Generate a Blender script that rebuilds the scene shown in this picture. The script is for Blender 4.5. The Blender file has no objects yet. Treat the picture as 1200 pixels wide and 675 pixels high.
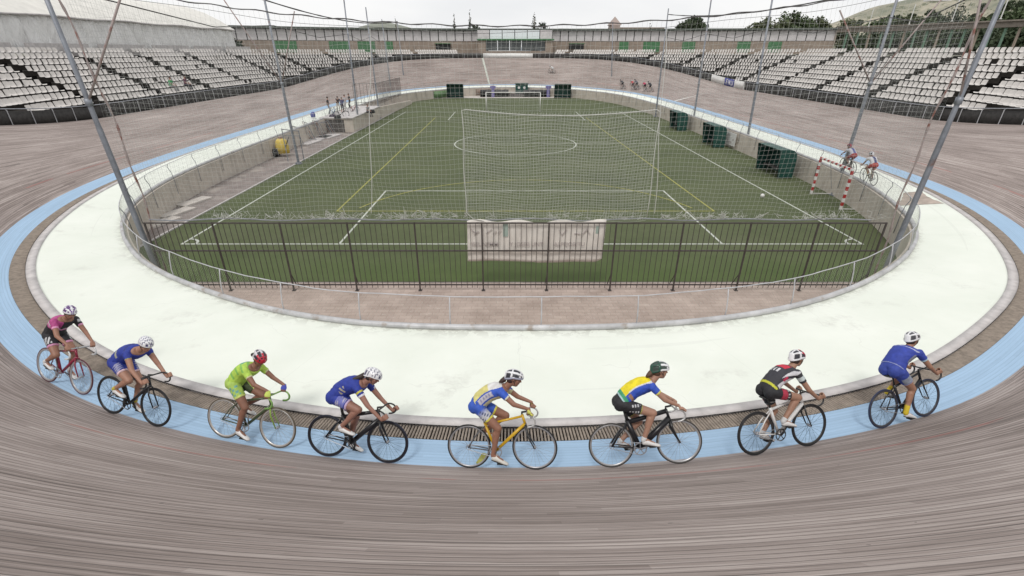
import bpy, bmesh, math, random
import numpy as np
from mathutils import Vector, Matrix, noise as mnoise
R = math.radians
random.seed(7); rng = np.random.default_rng(7)
S = bpy.context.scene
COL = S.collection
# ------------------------------------------------ camera
CAMZ = 7.4
cd = bpy.data.cameras.new('camera'); cam = bpy.data.objects.new('camera', cd); COL.objects.link(cam)
cam.location = (0, 0, CAMZ); PITCH = math.atan((337.5-60)/560.0)
cam.rotation_euler = (R(90)-PITCH, 0, 0)
cd.sensor_width = 36; cd.lens = 36*560/1200.0; cd.shift_x = 4/1200.0
cd.clip_start = 0.05; cd.clip_end = 6000
S.camera = cam
# ------------------------------------------------ sky, overcast
SUN_EL, SUN_AZ = R(58), R(200)
w = bpy.data.worlds.new("World"); S.world = w; w.use_nodes = True
nt = w.node_tree; nt.nodes.clear()
def nn(t, ty, **k):
    n = t.nodes.new(ty)
    for a, b in k.items(): setattr(n, a, b)
    return n
out = nn(nt, 'ShaderNodeOutputWorld'); bg = nn(nt, 'ShaderNodeBackground')
sky = nn(nt, 'ShaderNodeTexSky', sky_type='NISHITA'); sky.sun_disc = False
sky.sun_elevation = SUN_EL; sky.sun_rotation = SUN_AZ; sky.air_density = 1.5; sky.dust_density = 4
tc = nn(nt, 'ShaderNodeTexCoord'); mp = nn(nt, 'ShaderNodeMapping'); mp.inputs['Scale'].default_value = (1, 1, 3.2)
nz = nn(nt, 'ShaderNodeTexNoise'); nz.inputs['Scale'].default_value = 2.6; nz.inputs['Detail'].default_value = 7
cr = nn(nt, 'ShaderNodeValToRGB'); cr.color_ramp.elements[0].position = .3; cr.color_ramp.elements[0].color = (9.6, 9.75, 10.0, 1)
cr.color_ramp.elements[1].position = .62; cr.color_ramp.elements[1].color = (11.2, 11.2, 11.2, 1)
mx = nn(nt, 'ShaderNodeMix', data_type='RGBA'); mx.inputs[0].default_value = .93
L_ = nt.links.new
L_(tc.outputs['Generated'], mp.inputs[0]); L_(mp.outputs[0], nz.inputs['Vector']); L_(nz.outputs['Fac'], cr.inputs[0])
L_(sky.outputs[0], mx.inputs[6]); L_(cr.outputs[0], mx.inputs[7]); L_(mx.outputs[2], bg.inputs[0]); L_(bg.outputs[0], out.inputs[0])
bg.inputs[1].default_value = 0.097
# ------------------------------------------------ sun through the cloud
sl = bpy.data.lights.new('sun', 'SUN'); sl.energy = 1.5; sl.angle = R(12); sl.color = (1, .97, .93)
so = bpy.data.objects.new('sun', sl); COL.objects.link(so)
so.rotation_euler = (R(90)-SUN_EL, 0, R(180)-SUN_AZ)
S.view_settings.view_transform = 'Standard'; S.view_settings.look = 'None'; S.view_settings.gamma = 1
S.view_settings.exposure = -0.08
S.render.engine = 'CYCLES'

# ------------------------------------------------ helpers
def tag(o, label=None, cat=None, group=None, kind=None):
    if label: o['label'] = label
    if cat: o['category'] = cat
    if group: o['group'] = group
    if kind: o['kind'] = kind
    return o
def empty(name, loc=(0, 0, 0), rz=0, label=None, cat=None, group=None):
    o = bpy.data.objects.new(name, None); COL.objects.link(o); o.location = loc; o.rotation_euler = (0, 0, rz)
    o.empty_display_size = .2
    return tag(o, label, cat, group)
def copy_tree(o, parent=None):
    c = o.copy(); COL.objects.link(c)
    if parent: c.parent = parent
    for ch in list(o.children): copy_tree(ch, c)
    return c
class MB:
    def __init__(s): s.v = []; s.f = []; s.n = 0; s.mi = []; s.uv = None
    def add(s, v, f, mi=0):
        v = np.asarray(v, float).reshape(-1, 3); s.v.append(v)
        f = [tuple(int(i)+s.n for i in q) for q in f]; s.f += f; s.mi += [mi]*len(f); s.n += len(v); return s
    def box(s, lo, hi, M=None, mi=0):
        (a, b, c), (d, e, g) = lo, hi
        v = np.array([(x, y, z) for x in (a, d) for y in (b, e) for z in (c, g)], float)
        if M is not None: v = np.array([M @ Vector(p) for p in v])
        return s.add(v, [(0, 1, 3, 2), (4, 6, 7, 5), (0, 4, 5, 1), (2, 3, 7, 6), (0, 2, 6, 4), (1, 5, 7, 3)], mi)
    def tube(s, pts, r, n=6, closed=False, mi=0, cap=True, up=None):
        P = np.array(pts, float); m = len(P); r = np.broadcast_to(np.array(r, float), (m,))
        if closed: T = np.roll(P, -1, 0)-np.roll(P, 1, 0)
        else: T = np.gradient(P, axis=0) if m > 2 else np.array([P[1]-P[0]]*2)
        T = T/(np.linalg.norm(T, axis=1)[:, None]+1e-12)
        u = np.array(up if up is not None else ((0, 0, 1) if abs(T[0][2]) < .9 else (1, 0, 0)), float)
        V = []
        for i in range(m):
            u = u-T[i]*(u@T[i]); u /= np.linalg.norm(u)+1e-12; w_ = np.cross(T[i], u)
            for k in range(n):
                a = 2*math.pi*(k+.5)/n; V.append(P[i]+r[i]*(math.cos(a)*w_+math.sin(a)*u))
        F = []
        for i in range(m if closed else m-1):
            j = (i+1) % m
            for k in range(n): F.append((i*n+k, i*n+(k+1) % n, j*n+(k+1) % n, j*n+k))
        if not closed and cap: F.append(tuple(range(n))[::-1]); F.append(tuple((m-1)*n+k for k in range(n)))
        return s.add(V, F, mi)
    def ell(s, c, ax, nu=16, nv=10, mi=0):     # ax: 3 axis vectors (scaled)
        c = np.array(c, float); ax = np.array(ax, float); V = [c+ax[2]]
        for j in range(1, nv):
            t = math.pi*j/nv
            for k in range(nu):
                a = 2*math.pi*k/nu; V.append(c+ax[0]*math.sin(t)*math.cos(a)+ax[1]*math.sin(t)*math.sin(a)+ax[2]*math.cos(t))
        V.append(c-ax[2]); F = []
        for k in range(nu):
            F.append((0, 1+k, 1+(k+1) % nu)); F.append((len(V)-1, 1+(nv-2)*nu+(k+1) % nu, 1+(nv-2)*nu+k))
            for j in range(nv-2):
                a = 1+j*nu+k; b = 1+j*nu+(k+1) % nu; F.append((a, a+nu, b+nu, b))
        return s.add(V, F, mi)
    def cap(s, p, q, r1, r2, n=12, ends=(1, 1), mi=0):   # tapered capsule
        p = np.array(p, float); q = np.array(q, float); d = q-p; L = np.linalg.norm(d); d = d/(L+1e-9)
        P = []; Rr = []
        if ends[0]:
            for a in (80, 55, 28): P.append(p-d*r1*math.sin(R(a))); Rr.append(r1*math.cos(R(a)))
        for t in (0, .33, .66, 1): P.append(p+(q-p)*t); Rr.append(r1+(r2-r1)*t)
        if ends[1]:
            for a in (28, 55, 80): P.append(q+d*r2*math.sin(R(a))); Rr.append(r2*math.cos(R(a)))
        return s.tube(P, Rr, n, mi=mi)
    def loft(s, rings, n=20, mi=0):            # rings: (centre, axis_a, axis_b)
        V = []
        for c, a, b in rings:
            c = np.array(c, float); a = np.array(a, float); b = np.array(b, float)
            for k in range(n):
                t = 2*math.pi*k/n; V.append(c+a*math.cos(t)+b*math.sin(t))
        F = []
        for i in range(len(rings)-1):
            for k in range(n): F.append((i*n+k, i*n+(k+1) % n, (i+1)*n+(k+1) % n, (i+1)*n+k))
        F.append(tuple(range(n))[::-1]); F.append(tuple((len(rings)-1)*n+k for k in range(n)))
        return s.add(V, F, mi)
    def mesh(s, name):
        me = bpy.data.meshes.new(name); v = np.vstack(s.v) if s.v else np.zeros((0, 3))
        me.from_pydata(v.tolist(), [], s.f); return me
    def build(s, name, mat, parent=None, smooth=False, fixn=True):
        me = s.mesh(name)
        if fixn and len(s.f) < 60000:
            b = bmesh.new(); b.from_mesh(me); bmesh.ops.recalc_face_normals(b, faces=b.faces); b.to_mesh(me); b.free()
        for m in (mat if isinstance(mat, (list, tuple)) else [mat]): me.materials.append(m)
        if isinstance(mat, (list, tuple)): me.polygons.foreach_set('material_index', s.mi)
        if smooth: me.polygons.foreach_set('use_smooth', [True]*len(me.polygons))
        o = bpy.data.objects.new(name, me); COL.objects.link(o)
        if parent is not None: o.parent = parent
        return o
def fast_mesh(name, V, Q, mat, parent=None, smooth=False, uv=None):    # numpy quads, fast
    V = np.asarray(V, np.float32).reshape(-1, 3); Q = np.asarray(Q, np.int32).reshape(-1, 4)
    me = bpy.data.meshes.new(name); me.vertices.add(len(V)); me.vertices.foreach_set('co', V.ravel())
    me.loops.add(Q.size); me.loops.foreach_set('vertex_index', Q.ravel()); me.polygons.add(len(Q))
    me.polygons.foreach_set('loop_start', np.arange(0, Q.size, 4, dtype=np.int32))
    try: me.polygons.foreach_set('loop_total', np.full(len(Q), 4, np.int32))
    except Exception: pass
    if smooth: me.polygons.foreach_set('use_smooth', np.ones(len(Q), bool))
    me.update(calc_edges=True); me.validate()
    if uv is not None:
        l = me.uv_layers.new(name='UVMap'); l.data.foreach_set('uv', np.asarray(uv, np.float32)[Q.ravel()].ravel())
    me.materials.append(mat); o = bpy.data.objects.new(name, me); COL.objects.link(o)
    if parent is not None: o.parent = parent
    return o
def threads(segs, r):      # segs: list of polylines, same length arrays (k,m,3) -> thin 3-sided prisms
    V = []; Q = []; n = 0
    for P in segs:
        P = np.asarray(P, float); k, m, _ = P.shape
        T = np.gradient(P, axis=1); T /= np.linalg.norm(T, axis=2)[..., None]+1e-9
        up = np.where(np.abs(T[..., 2:3]) < .8, np.array([0, 0, 1.]), np.array([1., 0, 0]))
        a = np.cross(T, up); a /= np.linalg.norm(a, axis=2)[..., None]; b = np.cross(T, a)
        ring = np.stack([P+r*(math.cos(t)*a+math.sin(t)*b) for t in (0, 2.0944, 4.1888)], 2)  # k,m,3,3
        V.append(ring.reshape(-1, 3))
        idx = n+np.arange(k*m*3).reshape(k, m, 3)
        for c in range(3):
            d = (c+1) % 3
            Q.append(np.stack([idx[:, :-1, c], idx[:, 1:, c], idx[:, 1:, d], idx[:, :-1, d]], -1).reshape(-1, 4))
        n += k*m*3
    return np.vstack(V), np.vstack(Q)

# ------------------------------------------------ materials
def mat(name, col, rough=.6, metal=0, var=.0, scale=6, bump=0, spec=.5, rust=None, rs=2.5, ra=.55, attr=None):
    m = bpy.data.materials.new(name); m.use_nodes = True; t = m.node_tree; b = t.nodes['Principled BSDF']
    b.inputs['Roughness'].default_value = rough; b.inputs['Metallic'].default_value = metal
    b.inputs['Specular IOR Level'].default_value = spec
    b.inputs['Base Color'].default_value = (*col, 1)
    l = t.links.new; tc = nn(t, 'ShaderNodeTexCoord'); src = None
    if attr:
        a = nn(t, 'ShaderNodeAttribute'); a.attribute_name = attr; src = a.outputs['Color']; l(src, b.inputs['Base Color'])
    if var > 0:
        n = nn(t, 'ShaderNodeTexNoise'); n.inputs['Scale'].default_value = scale; n.inputs['Detail'].default_value = 8; n.inputs['Roughness'].default_value = .62
        l(tc.outputs['Object'], n.inputs['Vector'])
        mr = nn(t, 'ShaderNodeMapRange'); mr.inputs[1].default_value = .3; mr.inputs[2].default_value = .7
        mr.inputs[3].default_value = 1-var; mr.inputs[4].default_value = 1+var*.6; l(n.outputs['Fac'], mr.inputs[0])
        mm = nn(t, 'ShaderNodeVectorMath', operation='SCALE'); mm.inputs[0].default_value = col
        if src: l(src, mm.inputs[0])
        l(mr.outputs[0], mm.inputs['Scale']); src = mm.outputs[0]; l(src, b.inputs['Base Color'])
        if bump:
            bp = nn(t, 'ShaderNodeBump'); bp.inputs['Strength'].default_value = bump; bp.inputs['Distance'].default_value = .02
            l(n.outputs['Fac'], bp.inputs['Height']); l(bp.outputs[0], b.inputs['Normal'])
    if rust:
        n2 = nn(t, 'ShaderNodeTexNoise'); n2.inputs['Scale'].default_value = rs; n2.inputs['Detail'].default_value = 10
        l(tc.outputs['Object'], n2.inputs['Vector'])
        c2 = nn(t, 'ShaderNodeMapRange'); c2.inputs[1].default_value = ra; c2.inputs[2].default_value = ra+.1
        l(n2.outputs['Fac'], c2.inputs[0])
        mi = nn(t, 'ShaderNodeMix', data_type='RGBA'); mi.inputs[7].default_value = (*rust, 1)
        mi.inputs[6].default_value = (*col, 1)
        if src: l(src, mi.inputs[6])
        l(c2.outputs[0], mi.inputs[0]); l(mi.outputs[2], b.inputs['Base Color'])
    return m
def M_(t): return t.nodes['Principled BSDF']
def math_n(t, op, a, b=None, c=None):
    n = nn(t, 'ShaderNodeMath', operation=op)
    for i, x in enumerate((a, b, c)):
        if x is None: continue
        if isinstance(x, (int, float)): n.inputs[i].default_value = x
        else: t.links.new(x, n.inputs[i])
    return n.outputs[0]
def ramp(t, x, stops):
    n = nn(t, 'ShaderNodeValToRGB'); e = n.color_ramp.elements
    while len(e) < len(stops): e.new(.5)
    for i, (p, c) in enumerate(stops): e[i].position = p; e[i].color = (*c, 1)
    t.links.new(x, n.inputs[0]); return n.outputs[0]
def noise_n(t, vec, scale, detail=6, rough=.6, sc=None):
    if sc:
        mp = nn(t, 'ShaderNodeMapping'); mp.inputs['Scale'].default_value = sc; t.links.new(vec, mp.inputs[0]); vec = mp.outputs[0]
    n = nn(t, 'ShaderNodeTexNoise'); n.inputs['Scale'].default_value = scale; n.inputs['Detail'].default_value = detail
    n.inputs['Roughness'].default_value = rough; t.links.new(vec, n.inputs['Vector']); return n.outputs['Fac']
def mixc(t, f, a, b, mode='MIX'):
    n = nn(t, 'ShaderNodeMix', data_type='RGBA', blend_type=mode)
    for i, x in ((0, f), (6, a), (7, b)):
        if isinstance(x, (int, float)): n.inputs[i].default_value = x
        elif isinstance(x, tuple): n.inputs[i].default_value = (*x, 1)
        else: t.links.new(x, n.inputs[i])
    return n.outputs[2]
def newmat(name, rough=.7):
    m = bpy.data.materials.new(name); m.use_nodes = True; M_(m.node_tree).inputs['Roughness'].default_value = rough
    return m, m.node_tree
def uvxyz(t):
    u = nn(t, 'ShaderNodeUVMap'); s = nn(t, 'ShaderNodeSeparateXYZ'); t.links.new(u.outputs[0], s.inputs[0]); return u.outputs[0], s.outputs[0], s.outputs[1]
def wood_mat(name, paint=None):
    m, t = newmat(name, .75); vec, u, v = uvxyz(t); l = t.links.new
    W_ = .062
    pv = math_n(t, 'DIVIDE', v, W_); idx = math_n(t, 'FLOOR', pv); fr = math_n(t, 'FRACT', pv)
    wn = nn(t, 'ShaderNodeTexWhiteNoise', noise_dimensions='1D'); l(idx, wn.inputs['W'])
    seg = math_n(t, 'FLOOR', math_n(t, 'DIVIDE', math_n(t, 'ADD', u, math_n(t, 'MULTIPLY', wn.outputs['Value'], 9.0)), 4.2))
    cb = nn(t, 'ShaderNodeCombineXYZ'); l(idx, cb.inputs[0]); l(seg, cb.inputs[1])
    w2 = nn(t, 'ShaderNodeTexWhiteNoise', noise_dimensions='2D'); l(cb.outputs[0], w2.inputs['Vector'])
    n1 = noise_n(t, vec, 1, 9, .72, (.30, 26, 1))      # long streaks
    n2 = noise_n(t, vec, 1, 6, .6, (.16, .8, 1))      # broad weathering
    n3 = noise_n(t, vec, 1, 5, .75, (2.2, 95, 1))       # fine grain
    f = math_n(t, 'ADD', math_n(t, 'MULTIPLY', w2.outputs['Value'], .13), math_n(t, 'MULTIPLY', n1, .85))
    f = math_n(t, 'ADD', f, math_n(t, 'MULTIPLY', n2, .42)); f = math_n(t, 'ADD', f, math_n(t, 'MULTIPLY', n3, .42))
    if paint is None:
        c = ramp(t, math_n(t, 'ADD', math_n(t, 'MULTIPLY', math_n(t, 'SUBTRACT', f, .91), 1.75), .50), [(0, (.085, .065, .053)), (.3, (.215, .172, .153)), (.6, (.362, .302, .277)), (1, (.60, .53, .49))])
        n4 = noise_n(t, vec, 1, 4, .5, (.3, 3, 1))
        rl = math_n(t, 'MULTIPLY', math_n(t, 'LESS_THAN', math_n(t, 'ABSOLUTE', math_n(t, 'SUBTRACT', v, .93)), .028), math_n(t, 'MULTIPLY', math_n(t, 'GREATER_THAN', n4, .46), .45))
        c = mixc(t, rl, c, (.42, .12, .10))
    else:
        dk = tuple(x*.72 for x in paint); lt = tuple(min(1, x*1.14) for x in paint)
        c = ramp(t, math_n(t, 'MULTIPLY', math_n(t, 'SUBTRACT', f, .55), 1.1), [(0, dk), (.5, paint), (1, lt)])
        wr = math_n(t, 'GREATER_THAN', noise_n(t, vec, 1, 8, .7, (1.2, 22, 1)), .66)
        c = mixc(t, math_n(t, 'MULTIPLY', wr, .35), c, (.32, .34, .34))
    gap = math_n(t, 'GREATER_THAN', fr, .84)
    c = mixc(t, math_n(t, 'MULTIPLY', gap, .6 if paint is None else .13), c, (.05, .042, .038))
    ck = math_n(t, 'GREATER_THAN', noise_n(t, vec, 1, 3, .5, (.28, 30, 1)), .655 if paint is None else .72)
    c = mixc(t, math_n(t, 'MULTIPLY', ck, .65 if paint is None else .3), c, (.045, .036, .032))
    dk_ = math_n(t, 'GREATER_THAN', noise_n(t, vec, 1, 2, .5, (9, 14, 1)), .765)
    c = mixc(t, math_n(t, 'MULTIPLY', dk_, .6 if paint is None else .25), c, (.03, .025, .022))
    l(c, M_(t).inputs['Base Color'])
    bp = nn(t, 'ShaderNodeBump'); bp.inputs['Strength'].default_value = .35; bp.inputs['Distance'].default_value = .01
    l(math_n(t, 'SUBTRACT', n1, gap), bp.inputs['Height']); l(bp.outputs[0], M_(t).inputs['Normal'])
    return m
def apron_mat():
    m, t = newmat('white_painted_concrete', .7); vec, u, v = uvxyz(t); l = t.links.new
    tcn = nn(t, 'ShaderNodeTexCoord'); ob = tcn.outputs['Object']
    n = noise_n(t, ob, .5, 8, .6); c = ramp(t, n, [(.3, (.71, .745, .665)), (.7, (.79, .815, .745))])
    st = noise_n(t, ob, 1.1, 10, .72); st2 = noise_n(t, vec, 1, 6, .6, (.25, 1.2, 1))
    f = math_n(t, 'MULTIPLY', math_n(t, 'GREATER_THAN', st, .60), math_n(t, 'GREATER_THAN', st2, .52))
    sm = nn(t, 'ShaderNodeMapRange'); sm.inputs[1].default_value = .54; sm.inputs[2].default_value = .68; l(st, sm.inputs[0])
    e = nn(t, 'ShaderNodeMapRange'); e.inputs[1].default_value = .50; e.inputs[2].default_value = .60; l(st2, e.inputs[0])
    c = mixc(t, math_n(t, 'MULTIPLY', math_n(t, 'MULTIPLY', sm.outputs[0], e.outputs[0]), .40), c, (.42, .41, .37))
    # edge grime near the inner rail (v runs 0 outer..1 inner)
    g = noise_n(t, ob, 3.0, 8, .7); gm = nn(t, 'ShaderNodeMapRange'); gm.inputs[1].default_value = .86; gm.inputs[2].default_value = 1.02; l(v, gm.inputs[0])
    gg = math_n(t, 'MULTIPLY', gm.outputs[0], math_n(t, 'GREATER_THAN', g, .5)); c = mixc(t, math_n(t, 'MULTIPLY', gg, .45), c, (.30, .29, .25))
    # slab joints
    j = math_n(t, 'LESS_THAN', math_n(t, 'FRACT', math_n(t, 'DIVIDE', u, 5.3)), .0022)
    c = mixc(t, math_n(t, 'MULTIPLY', j, .12), c, (.25, .24, .22))
    tm = math_n(t, 'GREATER_THAN', noise_n(t, vec, 1, 2, .4, (.06, 9, 1)), .70); c = mixc(t, math_n(t, 'MULTIPLY', tm, .07), c, (.2, .2, .19))
    vo = nn(t, 'ShaderNodeTexVoronoi', feature='DISTANCE_TO_EDGE'); vo.inputs['Scale'].default_value = .22; wv = nn(t, 'ShaderNodeVectorMath', operation='ADD'); nv_ = nn(t, 'ShaderNodeTexNoise'); nv_.inputs['Scale'].default_value = 1.4; l(ob, nv_.inputs['Vector']); l(ob, wv.inputs[0]); l(nv_.outputs['Color'], wv.inputs[1]); l(wv.outputs[0], vo.inputs['Vector'])
    ckk = math_n(t, 'MULTIPLY', math_n(t, 'LESS_THAN', vo.outputs['Distance'], .0022), math_n(t, 'GREATER_THAN', n, .50)); c = mixc(t, math_n(t, 'MULTIPLY', ckk, .12), c, (.3, .29, .27))
    l(c, M_(t).inputs['Base Color']); return m
def concrete_wall_mat():
    m, t = newmat('stained_concrete', .85); l = t.links.new; tcn = nn(t, 'ShaderNodeTexCoord'); ob = tcn.outputs['Object']
    n = noise_n(t, ob, 1.2, 8, .65); c = ramp(t, n, [(.25, (.42, .375, .32)), (.75, (.60, .54, .47))])
    s = noise_n(t, ob, 1, 6, .7, (3.2, 3.2, .35)); sm = nn(t, 'ShaderNodeMapRange'); sm.inputs[1].default_value = .5; sm.inputs[2].default_value = .72; l(s, sm.inputs[0])
    c = mixc(t, math_n(t, 'MULTIPLY', sm.outputs[0], .6), c, (.24, .21, .18)); l(c, M_(t).inputs['Base Color'])
    bp = nn(t, 'ShaderNodeBump'); bp.inputs['Strength'].default_value = .4; bp.inputs['Distance'].default_value = .03; l(n, bp.inputs['Height']); l(bp.outputs[0], M_(t).inputs['Normal'])
    return m
def turf_mat():
    m, t = newmat('artificial_turf', .9); l = t.links.new; tcn = nn(t, 'ShaderNodeTexCoord'); ob = tcn.outputs['Object']
    n = noise_n(t, ob, .25, 8, .6); n2 = noise_n(t, ob, 22, 5, .7); n3 = noise_n(t, ob, 1.8, 6, .65)
    sp = nn(t, 'ShaderNodeSeparateXYZ'); l(ob, sp.inputs[0])
    stripe = math_n(t, 'GREATER_THAN', math_n(t, 'FRACT', math_n(t, 'DIVIDE', sp.outputs[1], 7.4)), .5)
    f = math_n(t, 'ADD', math_n(t, 'MULTIPLY', n, .45), math_n(t, 'MULTIPLY', n2, .35)); f = math_n(t, 'ADD', f, math_n(t, 'MULTIPLY', n3, .3))
    f = math_n(t, 'ADD', f, math_n(t, 'MULTIPLY', stripe, .04))
    c = ramp(t, f, [(.35, (.040, .055, .020)), (.6, (.076, .094, .036)), (.85, (.112, .132, .060))])
    gy = nn(t, 'ShaderNodeMapRange'); gy.inputs[1].default_value = 19.0; gy.inputs[2].default_value = 16.0; l(sp.outputs[1], gy.inputs[0])
    c = mixc(t, math_n(t, 'MULTIPLY', gy.outputs[0], .55), c, (.075, .125, .022))
    pw = noise_n(t, ob, .16, 6, .6); pm = nn(t, 'ShaderNodeMapRange'); pm.inputs[1].default_value = .5; pm.inputs[2].default_value = .75; l(pw, pm.inputs[0])
    c = mixc(t, math_n(t, 'MULTIPLY', pm.outputs[0], .4), c, (.12, .125, .075))
    l(c, M_(t).inputs['Base Color'])
    bp = nn(t, 'ShaderNodeBump'); bp.inputs['Strength'].default_value = .5; bp.inputs['Distance'].default_value = .03; l(n2, bp.inputs['Height']); l(bp.outputs[0], M_(t).inputs['Normal'])
    return m
def paver_mat():
    m, t = newmat('brick_pavers', .85); l = t.links.new; tcn = nn(t, 'ShaderNodeTexCoord'); ob = tcn.outputs['Object']
    br = nn(t, 'ShaderNodeTexBrick'); br.inputs['Scale'].default_value = 1; br.inputs['Brick Width'].default_value = .4; br.inputs['Row Height'].default_value = .2
    br.inputs['Mortar Size'].default_value = .008; br.inputs['Color1'].default_value = (.34, .265, .225, 1); br.inputs['Color2'].default_value = (.46, .37, .315, 1)
    br.inputs['Mortar'].default_value = (.17, .14, .12, 1); l(ob, br.inputs['Vector'])
    n = noise_n(t, ob, .9, 8, .7); n2 = noise_n(t, ob, 5, 6, .7)
    c = mixc(t, .55, br.outputs['Color'], ramp(t, n, [(.3, (.25, .19, .16)), (.7, (.54, .44, .39))]))
    c = mixc(t, math_n(t, 'MULTIPLY', math_n(t, 'GREATER_THAN', n2, .62), .35), c, (.55, .50, .45)); l(c, M_(t).inputs['Base Color']); return m
MAT = dict(
 wood=wood_mat('weathered_track_boards'), blue=wood_mat('blue_painted_boards', (.34, .49, .66)),
 apron=apron_mat(), cwall=concrete_wall_mat(), turf=turf_mat(), paver=paver_mat(),
 kerb=mat('pale_concrete_kerb', (.54, .51, .50), .8, var=.25, scale=3, bump=.2),
 walk=mat('grey_brown_asphalt', (.24, .205, .19), .9, var=.3, scale=1.2, bump=.3, rust=(.34, .30, .27), rs=.7, ra=.54),
 sandy=mat('sandy_concrete', (.52, .48, .44), .9, var=.2, scale=1.5),
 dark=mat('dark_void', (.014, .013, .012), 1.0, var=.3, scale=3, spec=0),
 slat=mat('vent_slat_wood', (.30, .25, .205), .8, var=.35, scale=9),
 line=mat('white_line_paint', (.50, .52, .46), .8, var=.4, scale=5), yline=mat('yellow_line_paint', (.34, .33, .08), .8, var=.4, scale=5),
 steel=mat('galvanised_steel', (.36, .37, .40), .45, .55, var=.25, scale=5, rust=(.22, .13, .10), rs=3, ra=.66),
 steelp=mat('weathered_steel_pole', (.235, .25, .28), .5, .4, var=.3, scale=3, rust=(.19, .12, .10), rs=2, ra=.64),
 rustpole=mat('rusty_pinkish_steel', (.36, .30, .285), .6, .2, var=.3, scale=4, rust=(.22, .10, .08), rs=4, ra=.52),
 whitesteel=mat('white_painted_steel', (.50, .50, .52), .45, .1, var=.2, scale=4, rust=(.3, .25, .22), rs=5, ra=.68),
 brown=mat('brown_painted_bars', (.075, .062, .058), .6, .2, var=.3, scale=6),
 net=mat('white_net_twine', (.50, .51, .48), .9), netg=mat('grey_net_twine', (.34, .35, .34), .9),
 netd=mat('dark_net_cable', (.09, .085, .085), .9, var=.3), rope=mat('white_rope', (.55, .55, .52), .9, var=.2, scale=20),
 seat=mat('white_plastic_seat', (.64, .605, .575), .5, var=.12, scale=4, rust=(.44, .41, .38), rs=1.3, ra=.6),
 terrace=mat('shade_darkened_concrete', (.08, .072, .066), 1.0, var=.4, scale=2, spec=.1),  # terrace: concrete darkened in colour to paint the shadow gaps under the seats
 screen=mat('dark_barrier_screen', (.045, .042, .040), .85, var=.5, scale=5), brwall=mat('brown_concrete_band', (.31, .25, .205), .85, var=.25, scale=1.4),
 whitepanel=mat('pale_wall_panel', (.60, .57, .575), .6, var=.15, scale=1.5), mull=mat('dark_mullion', (.05, .05, .05), .6, var=.2),
 roofg=mat('roof_edge_green_grey', (.10, .115, .10), .7, var=.3, scale=2), green=mat('green_gate_paint', (.07, .19, .085), .6, var=.3, scale=2),
 beam=mat('concrete_roof_beam', (.25, .215, .185), .8, var=.3, scale=1.5), gcol=mat('green_column_paint', (.15, .25, .18), .7, var=.2),
 bcol=mat('beige_column', (.33, .27, .22), .8, var=.2), darkgreen=mat('dark_green_sheet', (.012, .065, .052), .45, var=.35, scale=3),
 tent=mat('white_marquee_fabric', (.70, .68, .63), .6, var=.14, scale=1.2, bump=.5), 
 banner=mat('faded_white_banner', (.74, .70, .645), .7, var=.15, scale=2), bannertext=mat('faded_grey_print', (.50, .455, .44), .7), bannergreen=mat('faded_green_print', (.36, .45, .40), .7),
 glass=mat('dusty_window_glass', (.10, .11, .11), .15, .0, var=.4, scale=1.5), glassw=mat('reflection_painted_glass', (.75, .80, .82), .2),  # glassw: pale base colour paints the reflections in the upper box windows
 red=mat('red_paint', (.42, .03, .03), .5, var=.2), white=mat('white_paint', (.72, .71, .69), .5, var=.12, scale=6),
 yellow=mat('yellow_plastic', (.62, .46, .08), .5, var=.2, scale=6), black=mat('black_plastic', (.02, .02, .02), .5, var=.2),
 bluepanel=mat('blue_panel', (.05, .06, .28), .5, var=.2), purple=mat('violet_paint', (.20, .18, .38), .6, var=.3, scale=8), darkc=mat('dark_concrete', (.10, .09, .085), .9, var=.4, scale=2),
)

def tent_wall():
    m, t = newmat('pale_marquee_wall', .5); l = t.links.new; ob = nn(t, 'ShaderNodeTexCoord').outputs['Object']
    n = noise_n(t, ob, 1, 6, .6, (1, 1.3, .22)); n2 = noise_n(t, ob, 1, 5, .6, (1, 4.5, .5)); n3 = noise_n(t, ob, .5, 5, .6)
    c = ramp(t, n3, [(.3, (.80, .79, .77)), (.7, (.90, .89, .88))]); l(c, M_(t).inputs['Base Color'])
    bp = nn(t, 'ShaderNodeBump'); bp.inputs['Strength'].default_value = 1.0; bp.inputs['Distance'].default_value = .5; l(math_n(t, 'ADD', n, math_n(t, 'MULTIPLY', n2, .45)), bp.inputs['Height']); l(bp.outputs[0], M_(t).inputs['Normal'])
    return m
MAT['tentw'] = tent_wall()
# ------------------------------------------------ plan of the velodrome (metres)
def pspline(P,n):
    P=np.array(P,float); m=len(P)
    d=np.linalg.norm(np.roll(P,-1,0)-P,axis=1)**0.5 ; h=d
    # periodic cubic spline second-derivs
    A=np.zeros((m,m)); B=np.zeros((m,P.shape[1]))
    for i in range(m):
        a=h[i-1]; b=h[i]
        A[i,i-1]+=a; A[i,i]+=2*(a+b); A[i,(i+1)%m]+=b
        B[i]=6*((P[(i+1)%m]-P[i])/b-(P[i]-P[i-1])/a)
    M=np.linalg.solve(A,B)
    out=[]
    for i in range(m):
        j=(i+1)%m
        for u in np.linspace(0,1,60,endpoint=False):
            t=u*h[i]; hh=h[i]
            out.append((M[i]*(hh-t)**3+M[j]*t**3)/(6*hh)+(P[i]/hh-M[i]*hh/6)*(hh-t)+(P[j]/hh-M[j]*hh/6)*t)
    out=np.array(out)
    seg=np.linalg.norm(np.roll(out,-1,0)-out,axis=1); S=np.concatenate([[0],np.cumsum(seg)]); L=S[-1]
    q=np.arange(n)*L/n; o2=np.vstack([out,out[:1]])
    return np.stack([np.interp(q,S,o2[:,k]) for k in range(2)],1),L
def sym(R):
    return R+[(-x,y) for x,y in reversed(R) if abs(x)>1e-6]
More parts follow.
